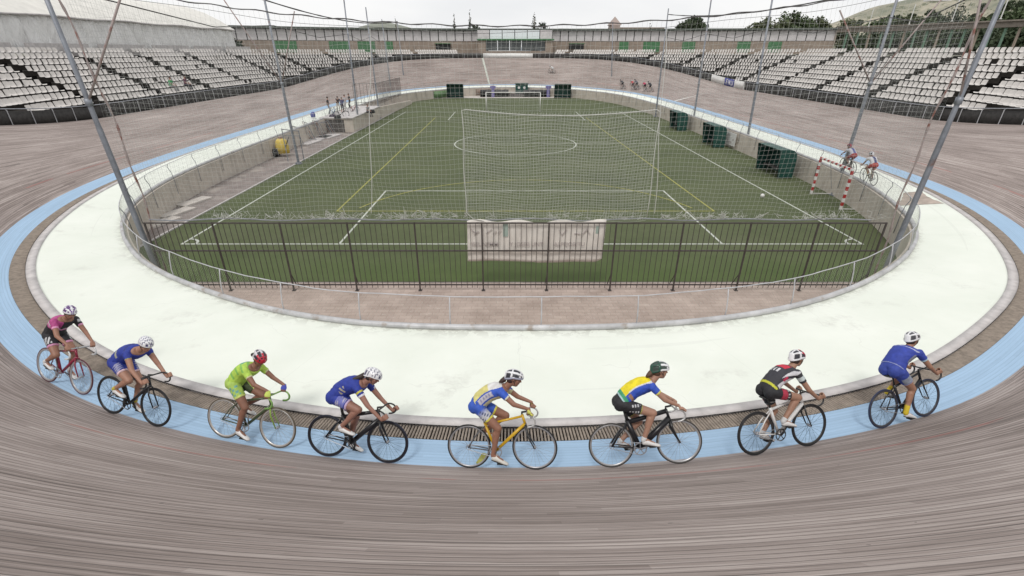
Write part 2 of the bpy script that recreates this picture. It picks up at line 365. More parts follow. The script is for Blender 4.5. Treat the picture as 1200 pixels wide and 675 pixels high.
def smoothper(C,k,it):
    for _ in range(it):
        C=(np.roll(C,1,0)+C*k+np.roll(C,-1,0))/(k+2)
    return C
BASE=[(0,5.3),(4.2,5.7),(8.1,6.75),(10.9,8.25),(14.6,10.95),(16.7,13.4),(18.5,16.3),(20.3,21),(21.1,26.5),(21.4,34),(21.4,45),(21.4,57),(21.0,68),(20.1,76),(18.3,83),(15.5,89),(12.3,93.5),(8.4,97.2),(4.2,99.2),(0,99.9)]+[(-x,y) for x,y in reversed([(4.0,5.72),(7.9,6.95),(11.3,8.95),(14.7,11.85),(17.55,15.65),(19.73,20.6),(20.87,26.5),(21.35,34),(21.4,45),(21.4,57),(21.0,68),(20.1,76),(18.3,83),(15.5,89),(12.3,93.5),(8.4,97.2),(4.2,99.2)])]
_OLD2=sym([(0,5.3),(4.0,5.72),(7.9,6.95),(11.2,8.85),(14.3,11.6),(17.3,15.6),(19.5,20.5),(20.8,26.5),(21.35,34),(21.4,45),(21.4,57),(21.0,68),(20.1,76),(18.3,83),(15.5,89),(12.3,93.5),(8.4,97.2),(4.2,99.2),(0,99.9)])
RAIL=[(0,10.0),(3.3,10.1),(6.0,10.6),(8.5,11.5),(10.8,12.8),(13.3,14.75),(15.1,16.7),(16.3,18.7),(17.6,22),(18.5,25.5),(19,30),(19.2,38),(19.2,48),(19.1,58),(18.7,68),(18.0,75),(16.4,82),(13.8,87.5),(10.9,91.5),(7.3,94.8),(3.6,96.4),(0,96.9),(-3.6,96.4),(-7.3,94.8),(-10.9,91.5),(-13.8,87.5),(-16.4,82),(-18.0,75),(-18.6,68),(-18.7,58),(-18.6,48),(-18.5,38),(-18.4,30),(-17.8,24.5),(-16.6,20.5),(-14.8,17.4),(-11.8,14.15),(-9.3,12.45),(-6.8,11.15),(-4.9,10.5),(-3.2,10.15)]
_OLD=sym([(0,10.0),(3.3,10.15),(6.3,10.85),(9.1,12.2),(12.0,14.3),(14.8,17.2),(16.6,20.2),(17.9,24.5),(18.5,30),(18.8,38),(18.9,48),(18.9,58),(18.7,68),(18.0,75),(16.4,82),(13.8,87.5),(10.9,91.5),(7.3,94.8),(3.6,96.4),(0,96.9)])
N=640
C,L=pspline(BASE,N); C=smoothper(C,2,12)
RL,LR=pspline(RAIL,1200); RL=smoothper(RL,2,12)
def frame(C):
    T=np.roll(C,-1,0)-np.roll(C,1,0); T/=np.linalg.norm(T,axis=1)[:,None]
    return T,np.stack([T[:,1],-T[:,0]],1)
T,NO=frame(C)
def sst(a,b,x):
    t=np.clip((x-a)/(b-a),0,1); return t*t*(3-2*t)
turn=np.where(C[:,1]<50,1-sst(6,36,C[:,1]),sst(60,99,C[:,1]))
RIMZ=3.25+2.95*turn; W=6.8-1.4*turn
BLUE=0.62+0.2*(1-turn)
Z0=1.7
U = np.arange(N)*L/N
def RAILPT():
    D = []
    A = RL; B = np.roll(RL, -1, 0)
    for i in range(N):
        p = C[i]; d = -NO[i]; e = B-A; r = A-p
        den = d[0]*e[:, 1]-d[1]*e[:, 0]
        t = (r[:, 0]*e[:, 1]-r[:, 1]*e[:, 0])/den; u = (r[:, 0]*d[1]-r[:, 1]*d[0])/den
        ok = (t > 0) & (u >= -1e-6) & (u <= 1+1e-6); D.append(t[ok].min())
    return np.array(D)
DR = RAILPT(); DR = smoothper(DR, 2, 8)
RP = C-NO*DR[:, None]                       # inner edge of apron, matched to base samples
nearf = np.where(C[:, 1] < 50, 1-sst(17, 32, C[:, 1]), sst(75, 90, C[:, 1]))
VENT = .05+.30*nearf; KERB = .10+.12*nearf
def at_curve(s, o, z=None):                 # s = metres along black line, o = offset outwards
    f = (s % L)/L*N; i = int(f) % N; a = f-int(f); j = (i+1) % N
    c = C[i]*(1-a)+C[j]*a; n = NO[i]*(1-a)+NO[j]*a
    return c+n*o
def lerp_arr(A, s): f = (s % L)/L*N; i = int(f) % N; a = f-int(f); return A[i]*(1-a)+A[(i+1) % N]*a
def strip(name, offs, zs, material, uv=True, parent=None, sub=1, uvfun=None, sel=None):
    """closed ring surface: offs/zs lists of arrays over the N samples"""
    K = len(offs); V = np.zeros((N+1, K, 3)); UVm = np.zeros((N+1, K, 2))
    ii = (np.arange(N+1)+N//2) % N; c = C[ii]; n = NO[ii]     # seam of the boards at the far end
    for k in range(K):
        o = (offs[k]*np.ones(N))[ii]; z = (zs[k]*np.ones(N))[ii]
        V[:, k, :2] = c+n*o[:, None]; V[:, k, 2] = z; UVm[:, k, 0] = np.arange(N+1)*L/N; UVm[:, k, 1] = o if uvfun is None else uvfun(k, o)
    idx = np.arange((N+1)*K).reshape(N+1, K)
    rows = range(N) if sel is None else [(s_-N//2) % N for s_ in sel]
    Q = np.concatenate([np.stack([idx[:-1, k], idx[:-1, k+1], idx[1:, k+1], idx[1:, k]], -1)[list(rows)] for k in range(K-1)])
    return fast_mesh(name, V, Q, material, parent, True, UVm.reshape(-1, 2))
def surf_z(x, y):
    d = np.hypot(C[:, 0]-x, C[:, 1]-y); i = int(d.argmin()); o = float((np.array([x, y])-C[i])@NO[i])
    return Z0+(o*(RIMZ[i]-Z0)/W[i] if o >= 0 else o*.12), i, o
SL = .12
# banked boards, blue band, vent channel, kerb, apron
K = 9
o = strip('track', [W*k/(K-1) for k in range(K)], [Z0+(RIMZ-Z0)*k/(K-1) for k in range(K)], MAT['wood']); tag(o, 'weathered grey brown wooden boards of the banked cycling track', kind='structure')
o = strip('track_edge_boards', [W, W+.14, W+.14], [RIMZ-.003, RIMZ-.003, RIMZ-.5], MAT['wood']); tag(o, kind='structure')
o = strip('blue_band', [-BLUE, -BLUE*.5, 0*W], [Z0-BLUE*SL, Z0-BLUE*.5*SL, Z0+0*W], MAT['blue']); tag(o, 'light blue painted inner band of the track', kind='structure')
b0 = -BLUE; zb = Z0+b0*SL
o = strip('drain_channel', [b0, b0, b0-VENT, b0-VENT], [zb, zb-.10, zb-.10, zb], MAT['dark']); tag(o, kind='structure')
# wooden slats over the channel
V = []; Q = []; n = 0
cnt = int(L/.058); PER = 13
S_ = np.arange(cnt)*L/cnt
S_ = np.array([s for s in S_ if lerp_arr(VENT, s) > .09])
for s in S_:
    vw = lerp_arr(VENT, s); bl = lerp_arr(BLUE, s); o1 = -bl-.004; o2 = -bl-vw+.004
    i = int(s/L*N) % N; t = T[i]; jit = rng.normal(0, .002)
    a = at_curve(s+jit, o1); b = at_curve(s+jit, o2); z1 = Z0+o1*SL+.002+rng.uniform(0, .006); z2 = Z0+o2*SL+.002+rng.uniform(0, .006)
    h = .015*t
    for (p, z) in ((a, z1), (b, z2)):
        for sg in (-1, 1):
            for dz in (0, -.04): V.append((p[0]+sg*h[0], p[1]+sg*h[1], z+dz))
    Q += [(n, n+2, n+6, n+4), (n, n+4, n+5, n+1), (n+2, n+3, n+7, n+6)]; n += 8
o = fast_mesh('vent_slats', V, Q, MAT['slat']); tag(o, 'strip of cross slats over the dark gutter beside the blue band', kind='structure')
k0 = b0-VENT; zk = Z0+k0*SL
o = strip('kerb', [k0, k0, k0-KERB, k0-KERB], [zk-.12, zk+.03, zk+.03, zk-.02], MAT['kerb']); tag(o, 'pale concrete kerb between gutter and apron', kind='structure')
a0 = k0-KERB; za = zk-.008; RZ = 1.3
offs = [a0+(-DR-a0)*k/6 for k in range(7)]; zs = [za+(RZ-za)*k/6 for k in range(7)]
o = strip('apron', offs, zs, MAT['apron'], uvfun=lambda k, o: np.full(N+1, k/6.0)); tag(o, 'white painted concrete apron inside the track', kind='structure')
# retaining wall under the apron edge
wallo = strip('retaining_wall', [-DR, -DR-.18, -DR-.18], [RZ-.004+0*W, RZ-.004+0*W, -.02+0*W], MAT['cwall']); tag(wallo, 'stained concrete retaining wall below the white apron', 'retaining wall')
wallo.data.polygons.foreach_set('use_smooth', [False]*len(wallo.data.polygons))
# bare patch on the apron near the right pole
def apron_patch(name, s0, s1, f0, f1, m, dz=.014):
    V = []; n = 14
    for i in range(n+1):
        s = s0+(s1-s0)*i/n
        for k in range(7):
            wv = .05*math.sin(i*1.7+k) if 0 < i < n else 0
            f = f0(i/n)+(f1(i/n)-f0(i/n))*k/6+wv*.2
            a = -(lerp_arr(BLUE, s)+lerp_arr(VENT, s)+lerp_arr(KERB, s)); d = -lerp_arr(DR, s); oo = a+(d-a)*f
            p = at_curve(s, oo); z = lerp_arr(za, s)+(RZ-lerp_arr(za, s))*f+dz; V.append((p[0], p[1], z))
    idx = np.arange((n+1)*7).reshape(n+1, 7); Q = np.stack([idx[:-1, :-1], idx[:-1, 1:], idx[1:, 1:], idx[1:, :-1]], -1).reshape(-1, 4)
    return tag(fast_mesh(name, V, Q, m), kind='structure')
def s_of(x, y): d = np.hypot(C[:, 0]-x, C[:, 1]-y); return U[int(d.argmin())]
sp_ = s_of(19.9, 20.6)
apron_patch('bare_concrete_patch', sp_-1.1, sp_+1.1, lambda t: .02+.1*abs(math.sin(3*t)), lambda t: .97-.5*t, mat('bare_concrete_patch', (.42, .35, .30), .9, var=.3, scale=3))

# infield ground: pavers near, asphalt left, turf
gm = MB(); V = [(p[0], p[1], 0) for p in (RP-NO*.1)]
inner = RP-NO*.05
def poly(name, pts, z, m, label=None):
    me = bpy.data.meshes.new(name); me.from_pydata([(x, y, z) for x, y in pts], [], [tuple(range(len(pts)))]); me.materials.append(m)
    o = bpy.data.objects.new(name, me); COL.objects.link(o); return tag(o, label, kind='structure')
poly('infield_ground', [tuple(p) for p in inner[::4]], -.012, MAT['walk'], 'grey brown asphalt ground inside the wall')
def clip(pts, f):          # Sutherland-Hodgman, keep f>=0
    o = []
    for i in range(len(pts)):
        a, b = pts[i-1], pts[i]; fa, fb = f(a), f(b)
        if fa*fb < 0: t = fa/(fa-fb); o.append((a[0]+(b[0]-a[0])*t, a[1]+(b[1]-a[1])*t))
        if fb >= 0: o.append(b)
    return o
ring = [tuple(p) for p in inner[::4]]
poly('paved_terrace', clip(ring, lambda p: 15.35-p[1]), -.006, MAT['paver'], 'brown brick paving in front of the near fence')
tf = clip(clip(ring, lambda p: p[1]-15.45), lambda p: p[0]+15.5+max(0, 0))
tf = clip(tf, lambda p: 90.3-p[1])
poly('turf', tf, 0.0, MAT['turf'], 'dark green artificial turf of the football pitch')
poly('far_path', [(p[0], p[1]) for p in clip(clip(ring, lambda p: p[1]-90.3), lambda p: 97-p[1])], -.004, MAT['sandy'])
kb = MB(); kb.box((-15.58, 15.45, -.01), (-15.5, 80, .05)); tag(kb.build('turf_kerb', MAT['kerb']), kind='structure')
# line markings
def seg(mb, a, b, w=.095, z=.004):
    a = np.array(a, float); b = np.array(b, float); d = b-a; d /= np.linalg.norm(d); n = np.array([-d[1], d[0]])*w/2
    mb.add([(*(a-n), z), (*(b-n), z), (*(b+n), z), (*(a+n), z)], [(0, 1, 2, 3)])
def arc(mb, c, r, a0, a1, n=48, w=.11, z=.004):
    V = []
    for i in range(n+1):
        a = R(a0+(a1-a0)*i/n)
        for q in (r-w/2, r+w/2): V.append((c[0]+q*math.cos(a), c[1]+q*math.sin(a), z))
    mb.add(V, [(2*i, 2*i+2, 2*i+3, 2*i+1) for i in range(n)])
m = MB(); XL, XR, Y0, Y1 = -14.0, 15.15, 19.17, 69.0
seg(m, (XL, Y0), (XL, Y1)); seg(m, (XR, Y0), (XR, Y1)); seg(m, (XL-.05, Y0), (XR+.05, Y0), .1, .006); seg(m, (XL-.05, Y1), (XR+.05, Y1), .1, .006); seg(m, (XL, 44.1), (XR, 44.1), .1, .006)
arc(m, (.6, 44.1), 5.4, 0, 360, 72, z=.008)
for (y0, y1) in ((Y0, 27.85), (Y1, 60.3)):
    seg(m, (-7.25, y0), (-7.25, y1), z=.008); seg(m, (9.15, y0), (9.15, y1), z=.008); seg(m, (-7.3, y1), (9.2, y1), .1, .010)
arc(m, (XL, Y0), .6, 0, 90, 12, z=.01); arc(m, (XR, Y0), .6, 90, 180, 12, z=.01)
tag(m.build('pitch_lines', MAT['line']), 'white football line markings painted on the turf', kind='structure')
m = MB(); seg(m, (-8.85, 23.85), (-9.1, 62.6), .09, .012); seg(m, (10.6, 23.85), (9.6, 62.6), .09, .012); seg(m, (-8.9, 23.85), (10.65, 23.85), .09, .014)
for i in range(24): pass
arc(m, (.9, 21.2), 9.3, 20, 160, 48, .09, .016)
tag(m.build('yellow_pitch_lines', MAT['yline']), 'yellow handball line markings painted on the turf', kind='structure')
# track markings: two finish lines across the boards
def cross_line(s, w, m, name, o0=-.0, o1=None):
    V = []; K = 9
    i = int(s/L*N) % N; WW = W[i]; zz = RIMZ[i]
    for k in range(K):
        o_ = o0+((o1 or WW)-o0)*k/(K-1)
        for ds in (-w/2, w/2):
            p = at_curve(s+ds, o_); V.append((p[0], p[1], Z0+(zz-Z0)*o_/WW+.006))
    o = fast_mesh(name, V, [(2*k, 2*k+2, 2*k+3, 2*k+1) for k in range(K-1)], m); return tag(o, kind='structure')
sf = s_of(20.37, 65)
cross_line(sf, .45, mat('finish_line_paint', (.70, .69, .66), .7, var=.1), 'finish_line')
cross_line(s_of(-3.6, 99.4), .3, MAT['line'], 'pursuit_line')
# small yellow mark beside the centre cyclist
p = at_curve(U[-1]*0+L-.35, -.22)
ym = MB(); ym.box((-.045, -.13, 0), (.045, .13, .006)); o = ym.build('yellow_track_marker', MAT['yline']); o.location = (-.42, 5.52, Z0-.02); o.rotation_euler = (R(-7), 0, R(-20)); tag(o, kind='structure')

# ------------------------------------------------ stands
TOPZ = 6.95; RISE = .4; DEPTH = .85
NROW = 9
def row_off(k):            # front edge of tread k (0 = lowest)
    zk_ = TOPZ-RISE*(NROW-1-k); return zk_, W+.95+(zk_-RIMZ-.45)/RISE*DEPTH
inview = [i for i in range(N) if (C[i, 1] > 15 or False)]
sel = [i for i in range(N) if C[i, 1] > 13]
offs = [W+.14, W+.95]; zs = [RIMZ-.02, RIMZ-.02]
for k in range(NROW):
    zk_, o_ = row_off(k); of = np.maximum(o_, W+.95+.001*k)
    zlow = np.maximum(zk_-RISE, RIMZ-.02); zh = np.maximum(zk_, RIMZ-.02)
    offs += [of, of]; zs += [zlow, zh]
ZT, OT = row_off(NROW-1); OT = np.maximum(OT, W+1.2)
offs += [OT+1.2]; zs += [ZT+0*W]
lst = []
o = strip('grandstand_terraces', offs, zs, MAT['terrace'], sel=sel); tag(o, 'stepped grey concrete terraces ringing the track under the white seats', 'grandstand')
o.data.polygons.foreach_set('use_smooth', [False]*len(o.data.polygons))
# concourse and land outside: ring from top of terraces to the horizon
V = []; base = C+NO*(OT+1.2)[:, None]; cen = np.array([0, 52.])
idxs = np.arange(0, N, 4)
for r_ in (0, 30, 120, 500, 3500):
    for i in idxs:
        p = base[i]; d = p-cen; d = d/np.linalg.norm(d); q = p+d*r_; V.append((q[0], q[1], TOPZ-.01 if r_ == 0 else (6.9 if r_ < 100 else 6.0)))
n = len(idxs); Q = [(a*n+i, a*n+(i+1) % n, (a+1)*n+(i+1) % n, (a+1)*n+i) for a in range(4) for i in range(n)]
o = fast_mesh('ground', V, Q, mat('outer_ground', (.14, .135, .10), .95, var=.35, scale=.05)); tag(o, kind='structure')
# base under the banking near camera
# seats --------------------------------------------------------------
def seat_mesh():
    m = MB(); w_ = .210
    prof = [(-.02, .36), (.0, .40), (.10, .385), (.30, .37), (.37, .40), (.41, .50), (.455, .66), (.47, .72)]   # (back, up)
    V = []
    for (d, z) in prof:
        for x in (-1, -.8, 0, .8, 1):
            lip = .035 if abs(x) == 1 else (.008 if abs(x) == .8 else 0)
            ww = w_*(1 if z < .7 else .86)
            V.append((x*ww, d-(lip if z > .45 else 0), z+(lip if z < .45 else 0)))
    F = [(i*5+k, i*5+k+1, i*5+k+6, i*5+k+5) for i in range(len(prof)-1) for k in range(4)]
    m.add(V, F); return m
sm = seat_mesh(); sme = sm.mesh('seat'); sme.materials.append(MAT['seat']); sme.polygons.foreach_set('use_smooth', [True]*len(sme.polygons))
pos = []; aisle_marks = []
AIS = 7.4
for k in range(NROW):
    zk_, o_ = row_off(k)
    s = 0.0
    while s < L:
        ok = True; i = int(s/L*N) % N
        if C[i, 1] < 14.5: s += .5; continue
        if zk_ < RIMZ[i]+.30: s += .5; continue
        lo = o_[i]
        p = at_curve(s, lo+.22); p2 = at_curve(s+.5, lo+.22); ds = .5*.5/max(.2, np.linalg.norm(p2-p))
        ph = (s+3.1) % AIS
        if (abs(C[i, 0]) < 6.5 and C[i, 1] > 90) or rng.random() < .008: s += ds; continue
        if ph < .95/ (np.linalg.norm(p2-p)/.5): aisle_marks.append((k, s, lo))
        else: pos.append((p[0], p[1], zk_, math.atan2(-NO[i][0], NO[i][1]), k))
        s += ds
camxy = np.array([0, 0, CAMZ])
pos = [q for q in pos if q[1] > 14.5]
def inframe(q):
    cp, sp = math.cos(PITCH), math.sin(PITCH); dz = q[2]+.5-CAMZ; z = q[1]*cp-dz*sp
    return z > 0 and abs(q[0]/z) < 600/560*1.04
pos = [q for q in pos if inframe(q)]
pos.sort(key=lambda q: q[0]**2+q[1]**2)
near_, rest = pos[:296], pos[296:]
print('seats', len(pos))
for q in near_:
    o = bpy.data.objects.new('bucket_chair', sme); COL.objects.link(o); o.location = (q[0], q[1], q[2]); o.rotation_euler = (rng.normal(0, .025), rng.normal(0, .02), q[3]+rng.normal(0, .03))
    side = 'left' if q[0] < 0 else 'right'
    tag(o, 'white plastic bucket seat in the %s grandstand, one of those nearest the camera' % side, 'chair', 'white seats nearest the camera on the %s stand' % side)
bv = np.array([v.co[:] for v in sme.vertices]); bf = np.array([tuple(p.vertices) for p in sme.polygons])
A = np.array([q[3] for q in rest])+rng.normal(0, .035, len(rest)); ca, sa = np.cos(A)[:, None], np.sin(A)[:, None]; P0 = np.array([q[:3] for q in rest])
VX = bv[None, :, 0]*ca-bv[None, :, 1]*sa+P0[:, :1]; VY = bv[None, :, 0]*sa+bv[None, :, 1]*ca+P0[:, 1:2]; VZ = bv[None, :, 2]+P0[:, 2:3]
VV = np.stack([VX, VY, VZ], -1); QQ = (bf[None]+(np.arange(len(rest))*len(bv))[:, None, None])
o = fast_mesh('bucket_chairs', VV, QQ, MAT['seat'], smooth=True); tag(o, 'mass of white plastic seats filling the farther rows of the stands', 'chairs', kind='stuff')
# aisle steps: dark treads
ASL = {}; seen = set()
for (k, s, lo) in aisle_marks:
    kk = (k, int((s+3.1)//AIS))
    if kk in seen: continue
    seen.add(kk); i = int(s/L*N) % N; zk_ = row_off(k)[0]
    s0 = s-((s+3.1) % AIS)
    sc = np.linalg.norm(at_curve(s0+.5, lo)-at_curve(s0, lo))/.5; wd = 1.08/sc
    a, b = at_curve(s0-.05, lo-.01), at_curve(s0+wd, lo-.01); c, d = at_curve(s0+wd, lo+.62), at_curve(s0-.05, lo+.62)
    m = ASL.setdefault(kk[1], MB()); m.add([(*a, zk_-RISE), (*b, zk_-RISE), (*c, zk_-RISE), (*d, zk_-RISE), (*a, zk_+.09), (*b, zk_+.09), (*c, zk_+.09), (*d, zk_+.09)],
          [(0, 1, 5, 4), (4, 5, 6, 7), (1, 2, 6, 5), (3, 0, 4, 7)])
for q_, m in ASL.items():
    side = 'left' if np.mean(np.vstack(m.v)[:, 0]) < 0 else 'right'
    tag(m.build('aisle_steps', MAT['dark']), 'dark stepped aisle climbing between white seat blocks on the %s half of the stands' % side, 'steps', 'dark aisles of the %s half of the stands' % side)
# rim barrier ---------------------------------------------------------
BH = .84
def subring(o_, z_, s0, s1, step):
    s = np.arange(s0, s1+1e-6, step); return [(*at_curve(x, o_+lerp_arr(W, x)), z_+lerp_arr(RIMZ, x)) for x in s]
s_fin = sf
def barrier(s0, s1, label, npost):
    root = empty('track_barrier', (*at_curve((s0+s1)/2, lerp_arr(W, (s0+s1)/2)+.2), lerp_arr(RIMZ, (s0+s1)/2)), 0, label, 'barrier', 'barrier sections round the track rim')
    inv = Matrix.Translation(-Vector(root.location))
    ss = np.linspace(s0, s1, int((s1-s0)/.6)+2); V = []
    for s in ss:
        p = at_curve(s, lerp_arr(W, s)+.17); p2 = at_curve(s, lerp_arr(W, s)+.20); z = lerp_arr(RIMZ, s)
        for (q, dz) in ((p, -.03), (p, BH-.1), (p2, BH-.1), (p2, -.03)): V.append(inv @ Vector((q[0], q[1], z+dz)))
    n = len(ss); Q = [(4*i+k, 4*i+(k+1) % 4, 4*i+4+(k+1) % 4, 4*i+4+k) for i in range(n-1) for k in range(4)]
    fast_mesh('screen', [v[:] for v in V], Q, MAT['screen'], root)
    r = MB(); r.tube([inv @ Vector((*at_curve(s, lerp_arr(W, s)+.15), lerp_arr(RIMZ, s)+BH)) for s in ss], .028, 6)
    r.build('rail', MAT['steel'], root, True, False)
    for i in range(npost):
        s = s0+(s1-s0)*(i+.5)/npost; p = at_curve(s, lerp_arr(W, s)+.13); z = lerp_arr(RIMZ, s); q = at_curve(s, lerp_arr(W, s)+.20)
        b = MB(); b.tube([inv @ Vector((*p, z-.02)), inv @ Vector((*p, z+BH*.9)), inv @ Vector((*q, z+BH))], .024, 6); b.build('post', MAT['whitesteel'], root)
sR0 = s_of(17.3, 15.0); sBox0, sBox1 = s_of(5.5, 98.6), s_of(-3.4, 99.4)
sb1, sb2 = sf-3.4, sf+5.0
barrier(sR0, sb1, 'dark screened barrier with pale posts along the right straight and bend', 34)
barrier(sb2, s_of(3.6, 99.3), 'dark screened barrier with pale posts round the far right bend', 22)
barrier(s_of(-3.6, 99.3), s_of(-21.4, 62), 'dark screened barrier with pale posts round the far left bend', 24)
barrier(s_of(-21.4, 61.9), s_of(-17.3, 15.0), 'dark screened barrier with pale posts along the left straight', 32)
def board(s0, s1, m, name, label, cat, h=.86):
    V = []; n = 6
    for k in range(n+1):
        s = s0+(s1-s0)*k/n
        for (d, dz) in ((.10, 0), (.10, h), (.16, h), (.16, 0)):
            p = at_curve(s, lerp_arr(W, s)+d); V.append((p[0], p[1], lerp_arr(RIMZ, s)+dz))
    Q = [(4*i+k, 4*i+(k+1) % 4, 4*i+4+(k+1) % 4, 4*i+4+k) for i in range(n) for k in range(4)]+[(0, 1, 2, 3), (4*n, 4*n+3, 4*n+2, 4*n+1)]
    return tag(fast_mesh(name, V, Q, m), label, cat)
board(sb1+.05, sf-.95, MAT['white'], 'advertising_board', 'plain white board on the right rim, nearer the camera than the blue board', 'board')
bb = board(sf-.9, sf+1.5, MAT['bluepanel'], 'advertising_board', 'blue board with white lettering at the end of the finish line', 'board')
board(sf+1.55, sb2-.05, MAT['white'], 'advertising_board', 'plain white board on the right rim, beyond the blue board', 'board')
# white strokes on the blue board
m = MB()
for q, (u0, h0, u1, h1) in enumerate([(.25, .2, .25, .7), (.25, .7, .6, .7), (.25, .45, .5, .45), (.85, .2, .85, .7), (.85, .7, 1.2, .2), (1.2, .2, 1.2, .7), (1.5, .2, 1.5, .7), (1.5, .2, 1.85, .2), (1.85, .2, 1.85, .7)]):
    s_a, s_b = sf-.9+(2.2-u0), sf-.9+(2.2-u1); a = at_curve(s_a, lerp_arr(W, s_a)+.09); b = at_curve(s_b, lerp_arr(W, s_b)+.09); z = lerp_arr(RIMZ, s_a)
    m.tube([(*a, z+h0), (*b, z+h1)], .035, 5)
o = m.build('lettering', MAT['white'], bb)
board(s_of(3.6, 99.3)+.1, s_of(-3.6, 99.3)-.1, MAT['white'], 'advertising_board', 'long white board on the far rim below the commentary box', 'board', .84)

# ------------------------------------------------ building behind the far stands
PTH = [(-62, 84), (-50, 97), (-40, 102.5), (-28, 107.5), (-14, 110.5), (-4.2, 111.3), (7.3, 111.6), (20, 111.8), (34, 111.3), (46, 110.4), (57, 109), (64.5, 106.5)]
def path_pts(P, step):
    P = np.array(P, float); d = np.concatenate([[0], np.cumsum(np.linalg.norm(np.diff(P, axis=0), axis=1))]); n = max(1, int(round(d[-1]/step)))
    q = np.linspace(0, d[-1], n+1); return np.stack([np.interp(q, d, P[:, k]) for k in range(2)], 1)
def wallpath(m, P, z0, z1, th=.25, back=0):
    P = np.array(P, float)
    for a, b in zip(P[:-1], P[1:]):
        d = (b-a)/np.linalg.norm(b-a); n = np.array([-d[1], d[0]]); n = n if n[1] > 0 else -n
        A, B = a+n*back, b+n*back; m.add([(*A, z0), (*B, z0), (*(B+n*th), z0), (*(A+n*th), z0), (*A, z1), (*B, z1), (*(B+n*th), z1), (*(A+n*th), z1)],
            [(0, 1, 5, 4), (1, 2, 6, 5), (2, 3, 7, 6), (3, 0, 4, 7), (4, 5, 6, 7)])
bld = empty('stadium_building', (0, 112, 6.9), 0, 'long low building behind the far seats with brown base, white panels and flat roof', 'building')
bi = Vector((0, -112, -6.9))
def bchild(m, name, material, parent=None, **k):
    for i in range(len(m.v)): m.v[i] = m.v[i]+np.array(bi)
    return m.build(name, material, parent or bld, **k)
left_part = [p for p in PTH if p[0] <= -4.2]; right_part = [p for p in PTH if p[0] >= 7.3]
for pt_ in (left_part, right_part):
    m = MB(); wallpath(m, pt_, 5.5, 9.2, .3); bchild(m, 'wall', MAT['brwall'])
    m = MB(); wallpath(m, pt_, 9.2, 11.2, .1, .35); bchild(m, 'back_wall', MAT['mull'])
npan = 0
for part in (left_part, right_part):
    pp = path_pts(part, 1.72)
    for a, b in zip(pp[:-1], pp[1:]):
        if npan >= 98: break
        if a[0] < -51: continue
        d = (b-a); a2 = a+d*.05; b2 = b-d*.05
        m = MB(); wallpath(m, [a2, b2], 9.28, 11.12, .06, .1); bchild(m, 'wall_panel', MAT['whitepanel']); npan += 1
m = MB(); wallpath(m, PTH, 11.2, 11.55, 3.0, -.5); bchild(m, 'roof', MAT['roofg'])
for (px, w_) in ((-44, 3.6), (-35, 3.4), (-30, 3.2), (-25, 1.6), (23, 2), (28, 3.4), (36, 2.6), (47, 2.6), (53, 2.6)):
    pp = np.array(PTH); y = np.interp(px, pp[:, 0], pp[:, 1]); y2 = np.interp(px+w_, pp[:, 0], pp[:, 1])
    m = MB(); wallpath(m, [(px, y-.06), (px+w_, y2-.06)], 7.2, 9.15, .05); g = bchild(m, 'gate', MAT['green'])
for (px, w_) in ((-15, 3.0), (12.5, 3.0)):
    m = MB(); m.box((px, 110.2, 7.75), (px+w_, 111.0, 8.75)); bchild(m, 'dark_opening', MAT['black'])
    m = MB(); m.box((px-.1, 109.8, 8.75), (px+w_+.1, 111.0, 8.85)); bchild(m, 'canopy', MAT['green'])
# commentary box
cb = empty('commentary_box', (1.5, 109, 6.9), 0, 'small glazed commentary box with beige pillars and green band in the far stand', 'commentary box')
def cchild(m, name, material, parent=None):
    for i in range(len(m.v)): m.v[i] = m.v[i]-np.array((1.5, 109, 6.9))
    return m.build(name, material, parent or cb)
m = MB(); m.box((-6.2, 107.5, 5.6), (8.9, 112, 7.45)); cchild(m, 'base', MAT['brwall'])
for x in (-6.1, 7.4): m = MB(); m.box((x, 107.6, 7.45), (x+1.5, 111, 9.35)); cchild(m, 'pillar', MAT['bcol'])
for k in range(5):
    m = MB(); m.box((-4.55+k*2.4, 107.9, 7.5), (-4.55+k*2.4+2.3, 108.1, 9.3)); cchild(m, 'window', MAT['glass'])
m = MB(); m.box((-6.3, 107.3, 9.35), (9.1, 111, 9.6)); cchild(m, 'green_band', MAT['green'])
for k in range(6):
    m = MB(); m.box((-6.2+k*2.5, 107.8, 9.62), (-6.2+k*2.5+2.35, 108.0, 11.15)); cchild(m, 'window', MAT['glassw'] if k in (1, 2, 3, 4) else MAT['whitepanel'])
m = MB(); m.box((-6.2, 108.05, 9.6), (8.8, 111, 11.19)); cchild(m, 'wall', MAT['mull'])
# open colonnade on the right
RPTH = [(64.5, 106.5), (71, 100), (76, 88), (79.5, 76), (81, 66)]
op = empty('colonnade', (72, 98, 6.9), 0, 'open colonnade at far right with thick concrete beam over green and beige columns', 'colonnade')
bi2 = np.array((72, 98, 6.9))
def ochild(m, name, material):
    for i in range(len(m.v)): m.v[i] = m.v[i]-bi2
    return m.build(name, material, op)
m = MB(); wallpath(m, RPTH, 10.7, 11.5, .5, -.4); wallpath(m, [(x*1.0, y) for x, y in RPTH], 11.5, 11.7, 1.3, -.8); ochild(m, 'beam', MAT['beam'])
m = MB(); wallpath(m, RPTH, 5.6, 7.3, .3); ochild(m, 'wall', MAT['terrace'])
for j, p in enumerate(path_pts(RPTH, 1.9)):
    m = MB(); m.box((p[0]-.12, p[1]-.12, 7.2), (p[0]+.12, p[1]+.12, 10.7)); ochild(m, 'column', MAT['gcol'] if j % 3 else MAT['bcol'])
